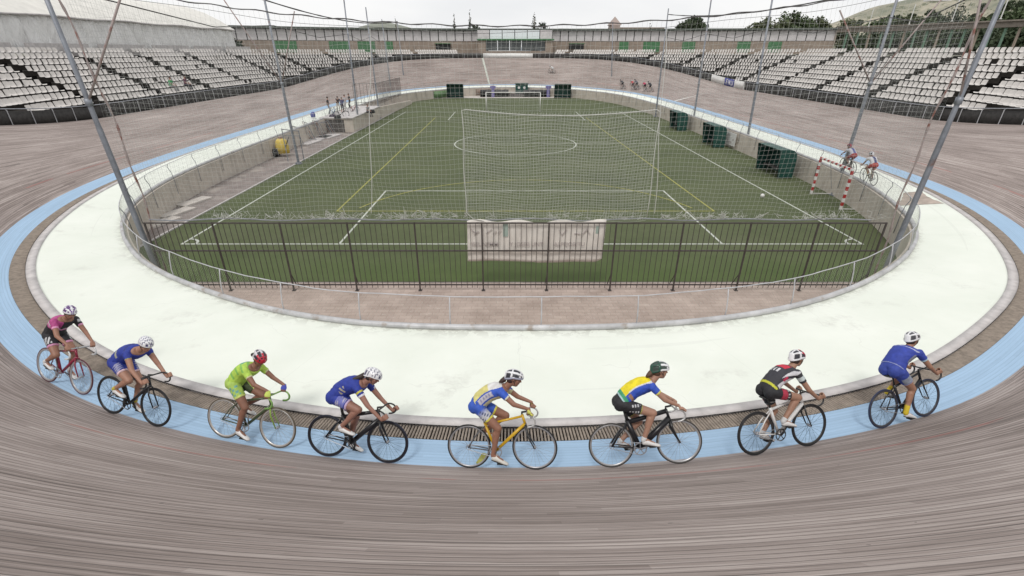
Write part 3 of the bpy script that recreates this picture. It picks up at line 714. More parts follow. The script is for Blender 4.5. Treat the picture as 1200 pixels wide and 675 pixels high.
# ------------------------------------------------ marquee on the left
tn = empty('marquee', (-42, 45, 6.9), 0, 'long white marquee with creased walls standing behind the left seats', 'marquee')
def tchild(m, name, material, smooth=False):
    for i in range(len(m.v)): m.v[i] = m.v[i]-np.array((-42, 45, 6.9))
    return m.build(name, material, tn, smooth)
TY0, TY1, TXa, TXb = 8, 75, -38.2, -52
m = MB(); n = 420; V = []
for i in range(n+1):
    y = TY0+(TY1-TY0)*i/n
    for j, z in enumerate((7.25, 8.2, 9.2, 10.02)):
        V.append((TXa+-.10*j*.3+.30*(abs(((y*.55+j*.22+.4*math.sin(y*.31)) % 1)*2-1)-.5)*(1 if 0 < j < 3 else .4)+.14*(abs(((y*1.37+j*.35) % 1)*2-1)-.5)+.22*mnoise.noise((y*.9, j*.7, 1)), y, z+(0.04*math.sin(y*.9) if j == 3 else 0)))
m.add(V, [(i*4+k, i*4+k+1, i*4+k+5, i*4+k+4) for i in range(n) for k in range(3)]); 
V = [(TXa, TY1, 7.25), (TXb, TY1, 7.25), (TXb, TY1, 10.02), (TXa, TY1, 10.02), ((TXa+TXb)/2, TY1-.1, 12.9)]; m.add(V, [(0, 1, 2, 3), (3, 2, 4)]); tchild(m, 'wall', MAT['tentw'], True)
m = MB(); V = []; nr = 9
for i in range(n+1):
    y = TY0+(TY1+.3-TY0)*i/n; bay = abs(math.sin(math.pi*(y-TY0)/5.2))
    for j in range(nr):
        t = j/(nr-1); x = TXa+.25+(TXb-.25-TXa-.25)*t; tt = 1-abs(2*t-1)
        z = 10.0+2.95*(math.sin(tt*math.pi/2)**.9)-.38*(1-bay)**2*tt+.03*mnoise.noise((y*.5, t*6, 4))
        V.append((x, y, z))
m.add(V, [(i*nr+k, i*nr+k+1, i*nr+nr+k+1, i*nr+nr+k) for i in range(n) for k in range(nr-1)]); tchild(m, 'roof', MAT['tent'], True)
m = MB(); m.tube([(TXa+.22, TY0+(TY1-TY0)*i/60, 10.02+.05*math.sin(i*.8)) for i in range(61)], .07, 6); tchild(m, 'eave_edge', MAT['kerb'])
m = MB()
for k in range(9):
    a = 12+k*7.4; m.box((-37.6, a, 6.9), (-37.3, a+6.0, 7.98))
tag(m.build('parapet', MAT['kerb']), 'low grey parapet wall between the left seats and the marquee', 'parapet')
# ------------------------------------------------ hills and far land
def hill(name, pts, m, label, seed=0):
    """pts: ridge line (x, y, height); slopes down toward the viewer and back"""
    P = np.array(pts, float); n = 60; t = np.linspace(0, len(P)-1, n); rid = np.stack([np.interp(t, range(len(P)), P[:, k]) for k in range(3)], 1)
    K = 26; V = np.zeros((n, K, 3))
    for i in range(n):
        x, y, h = rid[i]; d = np.array([x, y]); dn = d/np.linalg.norm(d)
        for k in range(K):
            u = k/(K-1)*2-1                      # -1 front foot, 0 ridge, 1 back foot
            q = d+dn*u*(h*2.6+40); z = 6+h*math.cos(u*math.pi/2)**1.1
            z += (h*.10+1)*mnoise.noise((q[0]*.02, q[1]*.02, seed))*(1-abs(u)); V[i, k] = (q[0], q[1], z)
    idx = np.arange(n*K).reshape(n, K); Q = np.stack([idx[:-1, :-1], idx[:-1, 1:], idx[1:, 1:], idx[1:, :-1]], -1).reshape(-1, 4)
    return tag(fast_mesh(name, V, Q, m, None, True), label, kind='structure')
hm, t = newmat('dry_hillside', .95); ob = nn(t, 'ShaderNodeTexCoord').outputs['Object']
a = noise_n(t, ob, .018, 9, .7); b = noise_n(t, ob, .12, 6, .7); ter = math_n(t, 'FRACT', math_n(t, 'ADD', math_n(t, 'MULTIPLY', noise_n(t, ob, .012, 3, .5), 14), 0))
c = ramp(t, a, [(.38, (.17, .18, .135)), (.5, (.29, .275, .21)), (.62, (.46, .41, .32))])
c = mixc(t, math_n(t, 'MULTIPLY', math_n(t, 'GREATER_THAN', b, .56), .75), c, (.085, .10, .055))
t.links.new(c, M_(t).inputs['Base Color'])
hill('hill_right', [(190, 480, 2), (260, 480, 16), (330, 500, 36), (430, 500, 62), (540, 470, 92), (700, 420, 120), (900, 330, 120)], hm, 'dry terraced hillside rising at far right', 2)
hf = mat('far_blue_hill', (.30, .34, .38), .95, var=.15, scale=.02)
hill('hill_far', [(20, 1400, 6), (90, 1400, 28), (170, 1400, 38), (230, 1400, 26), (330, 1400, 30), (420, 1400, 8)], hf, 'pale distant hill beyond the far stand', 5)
hill('hill_left', [(-330, 700, 4), (-270, 700, 16), (-200, 700, 27), (-160, 700, 36), (-125, 700, 27), (-90, 700, 5)], mat('grey_green_hill', (.25, .265, .22), .95, var=.3, scale=.04), 'grey green rounded hill beyond the far stand', 8)

# ------------------------------------------------ trees
def leaf_mat(name, c):
    m, t = newmat(name, .7); oi = nn(t, 'ShaderNodeTexCoord').outputs['Object']
    f = noise_n(t, oi, .9, 4, .6); wn = nn(t, 'ShaderNodeTexNoise'); wn.inputs['Scale'].default_value = 6; t.links.new(oi, wn.inputs['Vector'])
    ff = math_n(t, 'ADD', math_n(t, 'MULTIPLY', f, .6), math_n(t, 'MULTIPLY', wn.outputs['Fac'], .5))
    cc = ramp(t, ff, [(.35, tuple(x*.55 for x in c)), (.55, c), (.75, tuple(x*1.7 for x in c))]); t.links.new(cc, M_(t).inputs['Base Color']); return m
LEAF = {'dark': leaf_mat('dark_cypress_leaf', (.028, .045, .022)), 'olive': leaf_mat('olive_leaf', (.085, .10, .045)), 'pine': leaf_mat('pine_leaf', (.045, .065, .03)), 'green': leaf_mat('mid_green_leaf', (.07, .10, .04))}
BARK = mat('bark', (.12, .09, .07), .9, var=.3)
def tree(name, label, x, y, z0, h, r, kind='round', leaf='olive', n=1500, cat='tree', group=None, base=.25, seed=None, ls=None):
    g = np.random.default_rng(seed if seed is not None else int(abs(x*7+y*13))); root = empty(name, (x, y, z0), g.uniform(0, 6), label, cat, group)
    tr = MB(); tr.tube([(0, 0, -.3), (.04*r, 0, h*.25), (-.03*r, .03*r, h*.55), (0, 0, h*.85)], [.035*h**.8, .028*h**.8, .018*h**.8, .006*h], 8)
    blobs = []
    if kind == 'cypress':
        for k in range(26):
            u = k/25; blobs.append((g.normal(0, .12*r), g.normal(0, .12*r), h*(.06+.9*u), r*(.35+.75*math.sin(math.pi*min(1, u*1.05+.12))**.8)*(1-u*.55), 1.8))
    elif kind == 'umbrella':
        for k in range(22):
            a = g.uniform(0, 6.28); q = r*math.sqrt(g.uniform(0, 1))*.8; blobs.append((q*math.cos(a), q*math.sin(a), h*(.72+.18*(1-q/r))+g.normal(0, .03*h), r*g.uniform(.22, .36), .75))
    else:
        for k in range(24):
            a = g.uniform(0, 6.28); zz = g.uniform(-1, 1); q = math.sqrt(1-zz*zz)*r*g.uniform(.3, .78); blobs.append((q*math.cos(a), q*math.sin(a), h*(base+(1-base)*.5)+zz*(1-base)*h*.40, r*g.uniform(.22, .42), .85))
    for b_ in blobs[::3]:
        tr.tube([(0, 0, min(b_[2]*.7, h*.6)), (b_[0]*.5, b_[1]*.5, b_[2]*.85), (b_[0], b_[1], b_[2])], [.012*h**.8, .008*h**.8, .004*h], 5)
    tr.build('trunk', BARK, root, True)
    tot = sum(b_[3]**2 for b_ in blobs); V = []; ls = ls or .065*r**.6+.09
    for b_ in blobs:
        k = int(n*b_[3]**2/tot); d = g.normal(0, 1, (k, 3)); d /= np.linalg.norm(d, axis=1)[:, None]; d *= (g.uniform(0, 1, (k, 1))**.35)*b_[3]*(1+.18*g.normal(0, 1, (k, 1)))
        d[:, 2] *= b_[4]; c = d+np.array(b_[:3]); a = g.normal(0, 1, (k, 3)); a /= np.linalg.norm(a, axis=1)[:, None]; e = np.cross(a, g.normal(0, 1, (k, 3))); e /= np.linalg.norm(e, axis=1)[:, None]
        s = ls*g.uniform(.6, 1.5, (k, 1)); V.append(np.stack([c-a*s-e*s*.5, c+a*s-e*s*.5, c+a*s*.7+e*s*.6, c-a*s*.7+e*s*.6], 1))
    V = np.vstack([v.reshape(-1, 3) for v in V]); fast_mesh('crown', V, np.arange(len(V)).reshape(-1, 4), LEAF[leaf], root)
    return root
def pxdir(x, y):
    u = (x-596)/560.; v = (337.5-y)/560.; cp, sp = math.cos(PITCH), math.sin(PITCH); return np.array([u, cp+v*sp, -sp+v*cp])
def at_dist(px, Y): d = pxdir(px, 40); return d[0]*Y/d[1]
def ztop(px, py, Y): d = pxdir(px, py); return CAMZ+d[2]*Y/d[1]
def ptree(name, label, px, pytop, Y, r, kind, leaf, **k):
    z = ztop(px, pytop, Y); return tree(name, label, at_dist(px, Y), Y, 5.5, z-5.5, r, kind, leaf, **k)
ptree('cypress_tree', 'slim cypress left of the far building centre, shorter of the close pair', 533, 13, 150, .75, 'cypress', 'dark', n=900, group=None)
ptree('cypress_tree', 'taller slim cypress with a bushy foot, right one of the close pair', 551, 10, 152, .95, 'cypress', 'dark', n=1000)
ptree('cypress_tree', 'tiny thin cypress tip farthest left behind the far building', 465, 18, 156, .6, 'cypress', 'dark', n=600)
ptree('cypress_tree', 'broad pointed cypress standing just right of the commentary box roof', 626, 14, 148, 1.5, 'cypress', 'dark', n=1500)
ptree('cypress_tree', 'small cypress behind the roof right of the pointed rooftop', 761, 24, 150, .9, 'cypress', 'dark', n=600)
ptree('bush', 'dark rounded shrub beside the broad pointed cypress', 636, 27, 146, 2.2, 'round', 'dark', n=700, base=.5)
ptree('bush', 'small dark shrub tucked at the foot of the taller slim cypress', 557, 25, 149, 1.4, 'round', 'dark', n=500, base=.5)
ptree('pine_tree', 'lone flat topped dark pine above the right half of the far building', 811, 19, 140, 4.2, 'umbrella', 'pine', n=2600)
for j, (px, py, r, lf, lb) in enumerate([(888, 22, 4.2, 'olive', 'olive green tree at the left end of the row above the right stand'), (906, 18, 4.4, 'olive', 'second olive green tree of the row above the right stand'), (924, 13, 4.4, 'green', 'tallest ragged tree of the row above the right stand'),
      (942, 21, 3.8, 'green', 'ragged mid green tree just right of the tallest one above the right stand'), (957, 19, 3.6, 'olive', 'tree at the right end of the row above the right stand')]):
    ptree('tree', lb, px, py, 142+j*2, r, 'round', lf, n=2600, base=.35)
for j, (px, py, Y, r, lf, lb) in enumerate([(990, 22, 150, 5, 'olive', 'low olive bush where the far building ends'), (1034, 23, 140, 5, 'green', 'round low tree at the foot of the hill, left of the bigger ones'), (1060, 18, 135, 4.5, 'olive', 'broad olive tree in front of the dry hillside'),
      (1085, 22, 130, 3.6, 'green', 'dark bushy tree between the broad olive tree and the tall dark tree'), (1112, 2, 128, 3.6, 'pine', 'tall dark conical tree rising past the top of the hill'), (1140, 20, 120, 4, 'olive', 'olive tree right of the tall dark tree'), (1165, 13, 118, 4, 'green', 'bushy tree just left of the thick right pole'),
      (1192, 10, 110, 5, 'green', 'dense green tree at the right edge of the view'), (1150, 24, 105, 5, 'pine', 'low dark tree seen through the colonnade at right')]):
    ptree('tree', lb, px, py, Y, r, 'cypress' if px == 1112 else 'round', lf, n=3000, base=.15)
for j in range(9):
    px = 1006+j*24; Y = 112-j*3.6
    ptree('hedge_bush', 'dark bush behind the colonnade, number %s along from the building end' % ['first', 'second', 'third', 'fourth', 'fifth', 'sixth', 'seventh', 'eighth', 'ninth'][j], px, 38+rng.uniform(-3, 3), Y+6, 4.2, 'round', 'pine', n=1500, base=.1, cat='bush')
tree('laurel_bush', 'dark green leafy bush between the marquee end and the far building', -48.5, 92.5, 6.6, 4.0, 2.3, 'round', 'dark', n=1800, cat='bush', base=.1)
g_ = np.random.default_rng(5); hb0 = None
for k in range(26):
    px = g_.uniform(1000, 1195); Y = g_.uniform(300, 420); x = at_dist(px, Y); u_ = g_.uniform(0, 1); zt = ztop(px, 24-u_*20*(px-985)/150., Y)
    if k < 3: hb0 = tree('hillside_tree', 'small dark tree dotted on the dry hillside at far right', x, Y, zt-6, 6.5, 3.2, 'round', 'pine', n=350, group='trees dotted over the hillside', base=.2, seed=k, ls=.5)
    else: c_ = copy_tree(hb0); c_.location = (x, Y, zt-6); c_.rotation_euler = (0, 0, g_.uniform(0, 6))
# distant rooftops
m = MB(); X = at_dist(719, 190); m.box((-1.5, -3, 0), (1.5, 3, 9.5)); m.add([(-2, -3, 9.5), (2, -3, 9.5), (2, 3, 9.5), (-2, 3, 9.5), (0, 0, 12.2)], [(0, 1, 4), (1, 2, 4), (2, 3, 4), (3, 0, 4)])
hs = empty('church_tower', (X, 190, 6), 0, 'small distant reddish tower with pointed roof above the far building', 'tower'); b = m.build('tower', mat('pinkish_render', (.36, .29, .26), .8, var=.2), hs)
m = MB(); m.box((-9, -4, 0), (9, 4, 8.6)); m.box((-9.4, -4.4, 8.6), (9.4, 4.4, 9.1)); o = m.build('distant_building', MAT['bcol']); o.location = (at_dist(744, 200), 200, 6); tag(o, 'low distant building between the pointed tower and the small cypress', 'building')
m = MB(); m.box((-6, -3, 0), (6, 3, 3.2)); m.box((-6.3, -3.3, 3.2), (6.3, 3.3, 3.6)); o = m.build('hillside_house', MAT['white']); o.location = (at_dist(1085, 330), 330, 34); tag(o, 'small white house on the dry hillside between trees', 'house')
# white masts above the colonnade
for (px0, px1, lb) in ((1019, 1024, 'thin white mast above the colonnade, left of the leaning strut'), (1066, 1070, 'thin white mast above the colonnade in front of the broad olive tree'), (1115, 1126, 'thin white mast above the colonnade beside the tall dark tree'), (1171, 1182, 'thin white mast above the colonnade beside the thick right pole')):
    Y = {1019: 101, 1066: 93, 1115: 84, 1171: 78}[px0]; d0 = pxdir(px0, 31); x = d0[0]*Y/d0[1]
    m = MB(); hgt = 2.9 if px0 < 1100 else 6; m.tube([(0, 0, 0), (0.02, 0, hgt)], .07, 6); m.box((-.12, -.12, -.1), (.12, .12, 0)); o = m.build('mast', MAT['white']); o.location = (x, Y+.3, 11.6); tag(o, lb, 'mast')

# ------------------------------------------------ retaining-wall railing with chain-link
ss = np.arange(0, L, L/400.)
def rpt(s, o, z): p = lerp_arr(RP, s)+lerp_arr(NO, s)*o; return (p[0], p[1], z)
rl = empty('perimeter_railing', (0, 10.0, 1.3), 0, 'steel railing with chain-link mesh on the inner edge of the white apron', 'railing')
ro = np.array((0, 10.0, 1.3))
m = MB(); m.tube([np.array(rpt(s, -.02, 1.36))-ro for s in ss], .075, 10, closed=True); m.build('bottom_tube', mat('worn_grey_rail', (.50, .50, .51), .5, .1, var=.3, scale=2, rust=(.34, .3, .27), rs=3, ra=.6), rl, True, False)
m = MB(); m.tube([np.array(rpt(s, -.14+.008*math.sin(s*2.0), 2.14+.012*math.sin(s*1.24)+.006*math.sin(s*4.1)))-ro for s in ss], .014, 6, closed=True); m.build('top_wire', MAT['whitesteel'], rl, True, False)
npost = 80
for k in range(npost):
    s = (k+.35)*L/npost
    p = [rpt(s, -.24, .55), rpt(s, -.23, 1.3), rpt(s, -.19, 1.7), rpt(s, -.08, 1.98), rpt(s, -.14, 2.14)] if lerp_arr(C, s)[1] > 16 else [rpt(s, -.06, 1.3), rpt(s, -.05, 1.6), rpt(s, -.09, 1.9), rpt(s, -.14, 2.14)]
    m = MB(); m.tube([np.array(q)-ro for q in p], .016, 6); m.build('post', MAT['steelp'] if lerp_arr(C, s)[1] > 16 else MAT['whitesteel'], rl, True)
# diagonal wires
cell = .12; k = int(L/cell); st = np.arange(k)*L/k; st = st[[lerp_arr(C, s)[1] < 62 for s in st]]
segs = []
for sg in (1, -1):
    A = []
    for s in st:
        A.append([np.array(rpt(s+sg*.77*u, -.05-.09*u+.01*math.sin(9*u+s), 1.36+.77*u))-ro for u in (0, .33, .66, 1)])
    segs.append(np.array(A))
V, Q = threads(segs, .0014); o = fast_mesh('mesh', V, Q, mat('chain_link_wire', (.40, .42, .36), .6, .3), rl)

# ------------------------------------------------ bar fence behind the near goal line
fn = empty('bar_fence', (0, 14.75, 0), 0, 'long brown vertical bar fence between the brick paving and the near goal line', 'fence')
FX0, FX1 = -11.76, 12.2; FH = 2.45; npst = 12; pit = (FX1-FX0)/(npst-1)
m = MB(); m.box((FX0, -.02, FH-.04), (FX1, .02, FH)); m.build('top_rail', MAT['brown'], fn)
m = MB(); m.box((FX0, -.022, 1.45), (FX1, .022, 1.49)); m.build('middle_rail', MAT['brown'], fn)
m = MB(); m.box((FX0, -.022, .20), (FX1, .022, .24)); m.build('bottom_rail', MAT['brown'], fn)
for k in range(npst):
    x = FX0+k*pit; m = MB(); m.box((x-.023, -.023, 0), (x+.023, .023, FH)); m.tube([(x, .02, .62), (x-.04, .34, .04)], .016, 5); m.box((x-.06, -.06, -.005), (x+.06, .06, .012)); m.build('post', MAT['brown'], fn)
bars = MB()
for k in range(npst-1):
    for j in range(1, 12):
        x = FX0+k*pit+j*pit/12+rng.normal(0, .008); y = rng.normal(0, .006); bars.box((x-.008, -.008+y, .1), (x+.008, .008+y, FH+(.0)))
o = bars.build('bars', MAT['brown'], fn, False, False); tag(o, kind='stuff')
# banner tied to the field side
bn = empty('banner', (-1.35, 14.84, 0), 0, 'large faded white banner tied behind the bar fence', 'banner')
NX, NZ = 46, 14; V = []
for i in range(NX+1):
    for j in range(NZ+1):
        u = i/NX; v = j/NZ; z = 2.47-1.42*v+.02*math.sin(u*9)+(.05*math.sin(u*21)*(v < .01))+(-.03 if v == 1 and u > .5 else 0)+(.12*max(0, u-.96)/.04*(v > .93))
        V.append((u*4.52-.03*v+.0*v, .012*math.sin(u*30+v*3)+.015*mnoise.noise((u*6, v*4, 2)), z))
idx = np.arange((NX+1)*(NZ+1)).reshape(NX+1, NZ+1); Q = np.stack([idx[:-1, :-1], idx[:-1, 1:], idx[1:, 1:], idx[1:, :-1]], -1).reshape(-1, 4)
cl = fast_mesh('cloth', V, Q, MAT['banner'], bn, True); md = cl.modifiers.new('thick', 'SOLIDIFY'); md.thickness = .006
def text_mesh(txt, size, material, name='lettering', bold=0):
    c = bpy.data.curves.new(name, 'FONT'); c.body = txt; c.size = size; c.extrude = .002; c.offset = bold
    o = bpy.data.objects.new('tmp', c); COL.objects.link(o); dg = bpy.context.evaluated_depsgraph_get(); me = bpy.data.meshes.new_from_object(o.evaluated_get(dg)); bpy.data.objects.remove(o)
    me.materials.clear(); me.materials.append(material); r = bpy.data.objects.new(name, me); COL.objects.link(r); return r
for (tx, x, z, s) in (("ISSUNSMM", .12, 1.62, .19), ("Y JOSEB UNT", 1.38, 1.62, .19), ("ALPEJORITU", 2.85, 1.62, .19)):
    o = text_mesh(tx, s, MAT['bannertext'], bold=.002); o.parent = bn; o.location = (x, -.036, z); o.rotation_euler = (R(90), 0, 0)
m = MB()
for q in [((.12, 2.2), (.3, 2.05)), ((.2, 2.02), (.38, 2.12)), ((.62, 2.05), (.8, 2.2)), ((.85, 2.02), (.95, 2.15)), ((1.0, 2.05), (1.1, 2.18)), ((3.0, 2.18), (3.1, 2.0)), ((3.1, 2.0), (3.25, 2.2)), ((3.5, 2.05), (3.7, 2.05)), ((3.75, 2.02), (3.9, 2.2)), ((3.9, 2.2), (4.02, 2.02))]:
    (x0, z0), (x1, z1) = q; m.tube([(x0, -.034, z0), (x1, -.034, z1)], .016, 4)
m.build('printed_mark', MAT['bannertext'], bn)
m = MB(); m.box((1.17, -.036, 1.95), (1.33, -.032, 2.38)); m.build('printed_mark', MAT['bannergreen'], bn); m = MB(); m.box((4.2, -.036, 2.05), (4.3, -.032, 2.3)); m.build('printed_mark', MAT['bannergreen'], bn)

# ------------------------------------------------ poles
def pole(base, top_px, r0, label, z0=0, ztopz=11.8, bz=None, struts=(), rope=False, jy=98):
    X, Y = base; d = pxdir(*top_px); t = Y/d[1]; hz = CAMZ+d[2]*t; xt = d[0]*t; sl_ = (xt-X)/(hz-z0)
    r0 = min(r0, .095); root = empty('net_pole', (X, Y, z0), 0, label, 'pole', 'tall steel net poles round the pitch'); H = ztopz-z0
    m = MB(); m.tube([(sl_*H*u, 0, H*u) for u in (0, .02, .45, .46, 1)], [r0*1.02, r0, r0*.92, r0*.8, r0*.62], 12); m.build('pole', MAT['steelp'], root, True)
    m = MB(); m.box((-.22, -.22, -.02), (.22, .22, .05)); m.box((-.14, -.14, .05), (.14, .14, .14)); m.build('base_plate', MAT['steelp'], root)
    m = MB(); dj = pxdir(top_px[0], jy); hz_ = CAMZ+dj[2]*Y/dj[1]-z0; m.tube([(sl_*hz_, 0, hz_-.10), (sl_*hz_, 0, hz_+.10)], r0*1.12, 10); m.build('collar', MAT['steelp'], root, True)
    for (ex, ey) in struts:
        m = MB(); j = np.array((sl_*hz_, 0, hz_)); dd_ = pxdir(ex, ey); tt_ = Y/dd_[1]; e = np.array((dd_[0]*tt_-X, 0, CAMZ+dd_[2]*tt_-z0)); j[1] = -.02; m.tube([j, e], r0*.36, 8); m.build('strut', MAT['rustpole'], root, True)
    if rope:
        m = MB(); sg = 1 if X < 0 else -1; m.tube([(sl_*H*u+sg*(.10+.34*math.sin(math.pi*min(1, u*1.2))), .12+.05*math.sin(u*30), H*u) for u in np.linspace(.04, .98, 40)], .028+.012*np.sin(np.arange(40)*2.3), 6); m.build('gathered_net', MAT['rustpole'], root, True)
    return root, sl_
def pix_xy(px, py, z): d = pxdir(px, py); t = (z-CAMZ)/d[2]; return d[0]*t, d[1]*t
PL = {}
def inside_rail(px, py):
    p1 = np.array(pix_xy(px, py, 1.3)); i = int(np.hypot(RL[:, 0]-p1[0], RL[:, 1]-p1[1]).argmin()); t_ = RL[(i+3) % len(RL)]-RL[i-3]; t_ /= np.linalg.norm(t_); q = RL[i]+np.array((-t_[1], t_[0]))*.42
    return float(q[0]), float(q[1])
PL['L1'] = inside_rail(172, 300); PL['R1'] = inside_rail(1057, 301)
pole(PL['L1'], (55, 0), .085, 'thick leaning steel pole rising beside the near left bend of the railing', z0=0, struts=[(146, -18)], jy=120, rope=True)
pole(PL['R1'], (1175, 0), .085, 'thick leaning steel pole rising beside the near right bend of the railing', z0=0, struts=[(1153, -18)], jy=118, rope=True)
PL['L2'] = pix_xy(350, 192, 0); pole(PL['L2'], (310, 0), .10, 'tall grey pole on the left walk with two splayed struts, behind the yellow machine', struts=[(250, -18), (345, 13)])
PL['R2'] = pix_xy(978, 229, 0); pole(PL['R2'], (1051, 0), .095, 'tall grey pole with two splayed struts beside the striped goal', struts=[(984, 12), (1118, -18)])
for nm, b_, tp, r_, lb in [('L3', (421, 151), (403, 0), .13, 'tall grey pole at the corner of the dark concrete entrance block'), ('L4', (445, 139), (430, 20), .10, 'grey pole against the sloping wall right of the entrance block'), ('L5', (460, 119), (447, 20), .12, 'grey pole in front of the vertical bar cage, farther left one'),
      ('L6', (476, 115), (466, 30), .12, 'thin far pole standing where the far left bend of wall begins'), ('R3', (873, 178), (905, 0), .12, 'tall grey pole standing between the two nearer dugouts'), ('R4', (811, 152), (833, 3), .13, 'grey pole between the farthest and middle right dugouts'),
      ('R5', (768, 137), (781, 30), .12, 'grey pole just left of the farthest right dugout'), ('R6', (716, 115), (718, 36), .11, 'thin far pole where the far right bend of wall begins')]:
    PL[nm] = pix_xy(*b_, 0); pole(PL[nm], tp, r_, lb)

# ------------------------------------------------ nets
def cable(name, P, r, m, label, lump=.6):
    P = np.array(P); n = len(P); c = MB(); c.tube(P, r*(1+lump*np.abs(np.sin(np.arange(n)*1.7)*np.sin(np.arange(n)*.61))), 6); return tag(c.build(name, m, None, True), label, 'cable')
xs = np.linspace(-12.2, 13.4, 130); NY = 14.95
def catz(x): return 8.02+.0078*x*x
cable('net_cable', [(x, NY+.02*math.sin(x*3), catz(x)+.02*math.sin(x*5.3)) for x in xs], .012, MAT['netd'], 'thick sagging cable with gathered net strung across between the two nearest poles')
cable('net_cable', [(x, NY+.05, catz(x)-.16+.03*math.sin(x*1.3)) for x in xs], .005, MAT['netd'], 'thin second cable just under the sagging net cable across the view', 0)
def wave(x, z, s): return .05*np.sin(x*.9+z*.5+s)+.03*np.sin(x*2.3-z*1.1+s*2)
cellm = .135
xv = np.arange(-11.8, 12.6, cellm); zz = np.linspace(0, 1, 40)
A = []
for x in xv:
    zt = catz(x); z = 2.50+(zt-2.50)*zz; A.append(np.stack([x+.03*np.sin(z*1.7+x*.8)+.02*np.sin(z*4+x), NY+wave(x, z, 0), z], 1))
B = []; xh = np.linspace(-11.8, 12.6, 110)
for k in range(int(5.6/cellm)):
    f = k*cellm; z = 2.50+f+.035*np.sin(xh*1.1+k*.15)+.02*np.sin(xh*3.1+k*.4)+.0025*xh*xh*(k/40.); z = np.minimum(z, catz(xh)); B.append(np.stack([xh, NY+wave(xh, z, 0), z], 1))
V, Q = threads([np.array(A), np.array(B)], .0024)
bnr = empty('ball_net', (0, NY, 2.5), 0, 'large pale ball-stop net hanging above the bar fence from the sagging cable', 'net')
fast_mesh('netting', V-np.array((0, NY, 2.5)), Q, MAT['net'], bnr)
m = MB()
for k in range(150):
    x = rng.uniform(-9.8, 12.0); 
    if rng.random() < .5: x = rng.choice([-3.3, -2.4, -5.2, 5.8, 6.8, 10.2, -7.5])+rng.normal(0, .4)
    P = [(x+rng.normal(0, .09), rng.normal(-.03, .05), .0+abs(rng.normal(0, .13))) for _ in range(7)]; m.tube(P, .0055, 4, cap=False)
tag(m.build('frayed_edge', MAT['rope'], bnr, False, False), 'tangled frayed white net edge', kind='stuff')
m = MB(); m.tube([(x, -.02, .0+.03*math.sin(x*1.9)-.02*abs(math.sin(x*.7))) for x in np.linspace(-11.7, 11.8, 120)], .022, 5); m.build('lower_rope', MAT['steel'], bnr)
for (a_, b_, yb) in ((433, 435, 250), (781, 767, 250)):
    d0 = pxdir(a_, 34); d1 = pxdir(b_, yb); Yq = NY-.05; q0 = d0*Yq/d0[1]; q1 = d1*Yq/d1[1]
    P = [(q1[0]+(q0[0]-q1[0])*u+.03*math.sin(u*9), -.05, q1[2]+(q0[2]-q1[2])*u+CAMZ-2.5) for u in np.linspace(0, 1, 24)]
    m = MB(); m.tube(P, .011, 5); m.build('hanging_rope', MAT['rope'], bnr)
# denser patch
c2 = .088; px0, px1 = -1.35, 4.45; z0, z1 = 2.5, 5.9; A = []; B = []
for x in np.arange(px0, px1, c2):
    z = np.linspace(z0, z1-.12*math.sin((x-px0)/(px1-px0)*math.pi), 30); A.append(np.stack([x+.03*np.sin(z*2+x)-(z1-z)/(z1-z0)*0+.08*np.maximum(0, .35-(z-z0))*np.sign(x-1.5)*-1, NY-.10+wave(x, z, 2), z], 1))
xh = np.linspace(px0, px1, 60)
for z in np.arange(z0, z1-.1, c2): B.append(np.stack([xh, NY-.10+wave(xh, z, 2), z+.05*np.sin(xh*2.2+z)-.04*np.sin((xh-px0)/(px1-px0)*math.pi)*1.5], 1))
V, Q = threads([np.array(A), np.array(B)], .0037)
pt = empty('net_patch', (1.5, NY-.1, 2.5), 0, 'denser rectangular white net panel hanging in the middle above the banner', 'net')
fast_mesh('netting', V-np.array((1.5, NY-.1, 2.5)), Q, MAT['rope'], pt)
m = MB(); P = [(px0, -.02, .25)]+[(px0-.01+.02*math.sin(z*3), -.02, z) for z in np.linspace(.4, 3.35, 12)]+[(px0+(px1-px0)*u, -.02, 3.38-.18*math.sin(u*math.pi)) for u in np.linspace(.02, .98, 20)]+[(px1+.02*math.sin(z*2), -.02, z) for z in np.linspace(3.3, .1, 12)]
P = [(p[0]-1.5, p[1], p[2]) for p in P]; P = [(px0-1.5+.55, -.02, -.03), (px0-1.5+.2, -.02, .05)]+P; m.tube(P, .012, 6); m.build('edge_rope', MAT['rope'], pt, True)
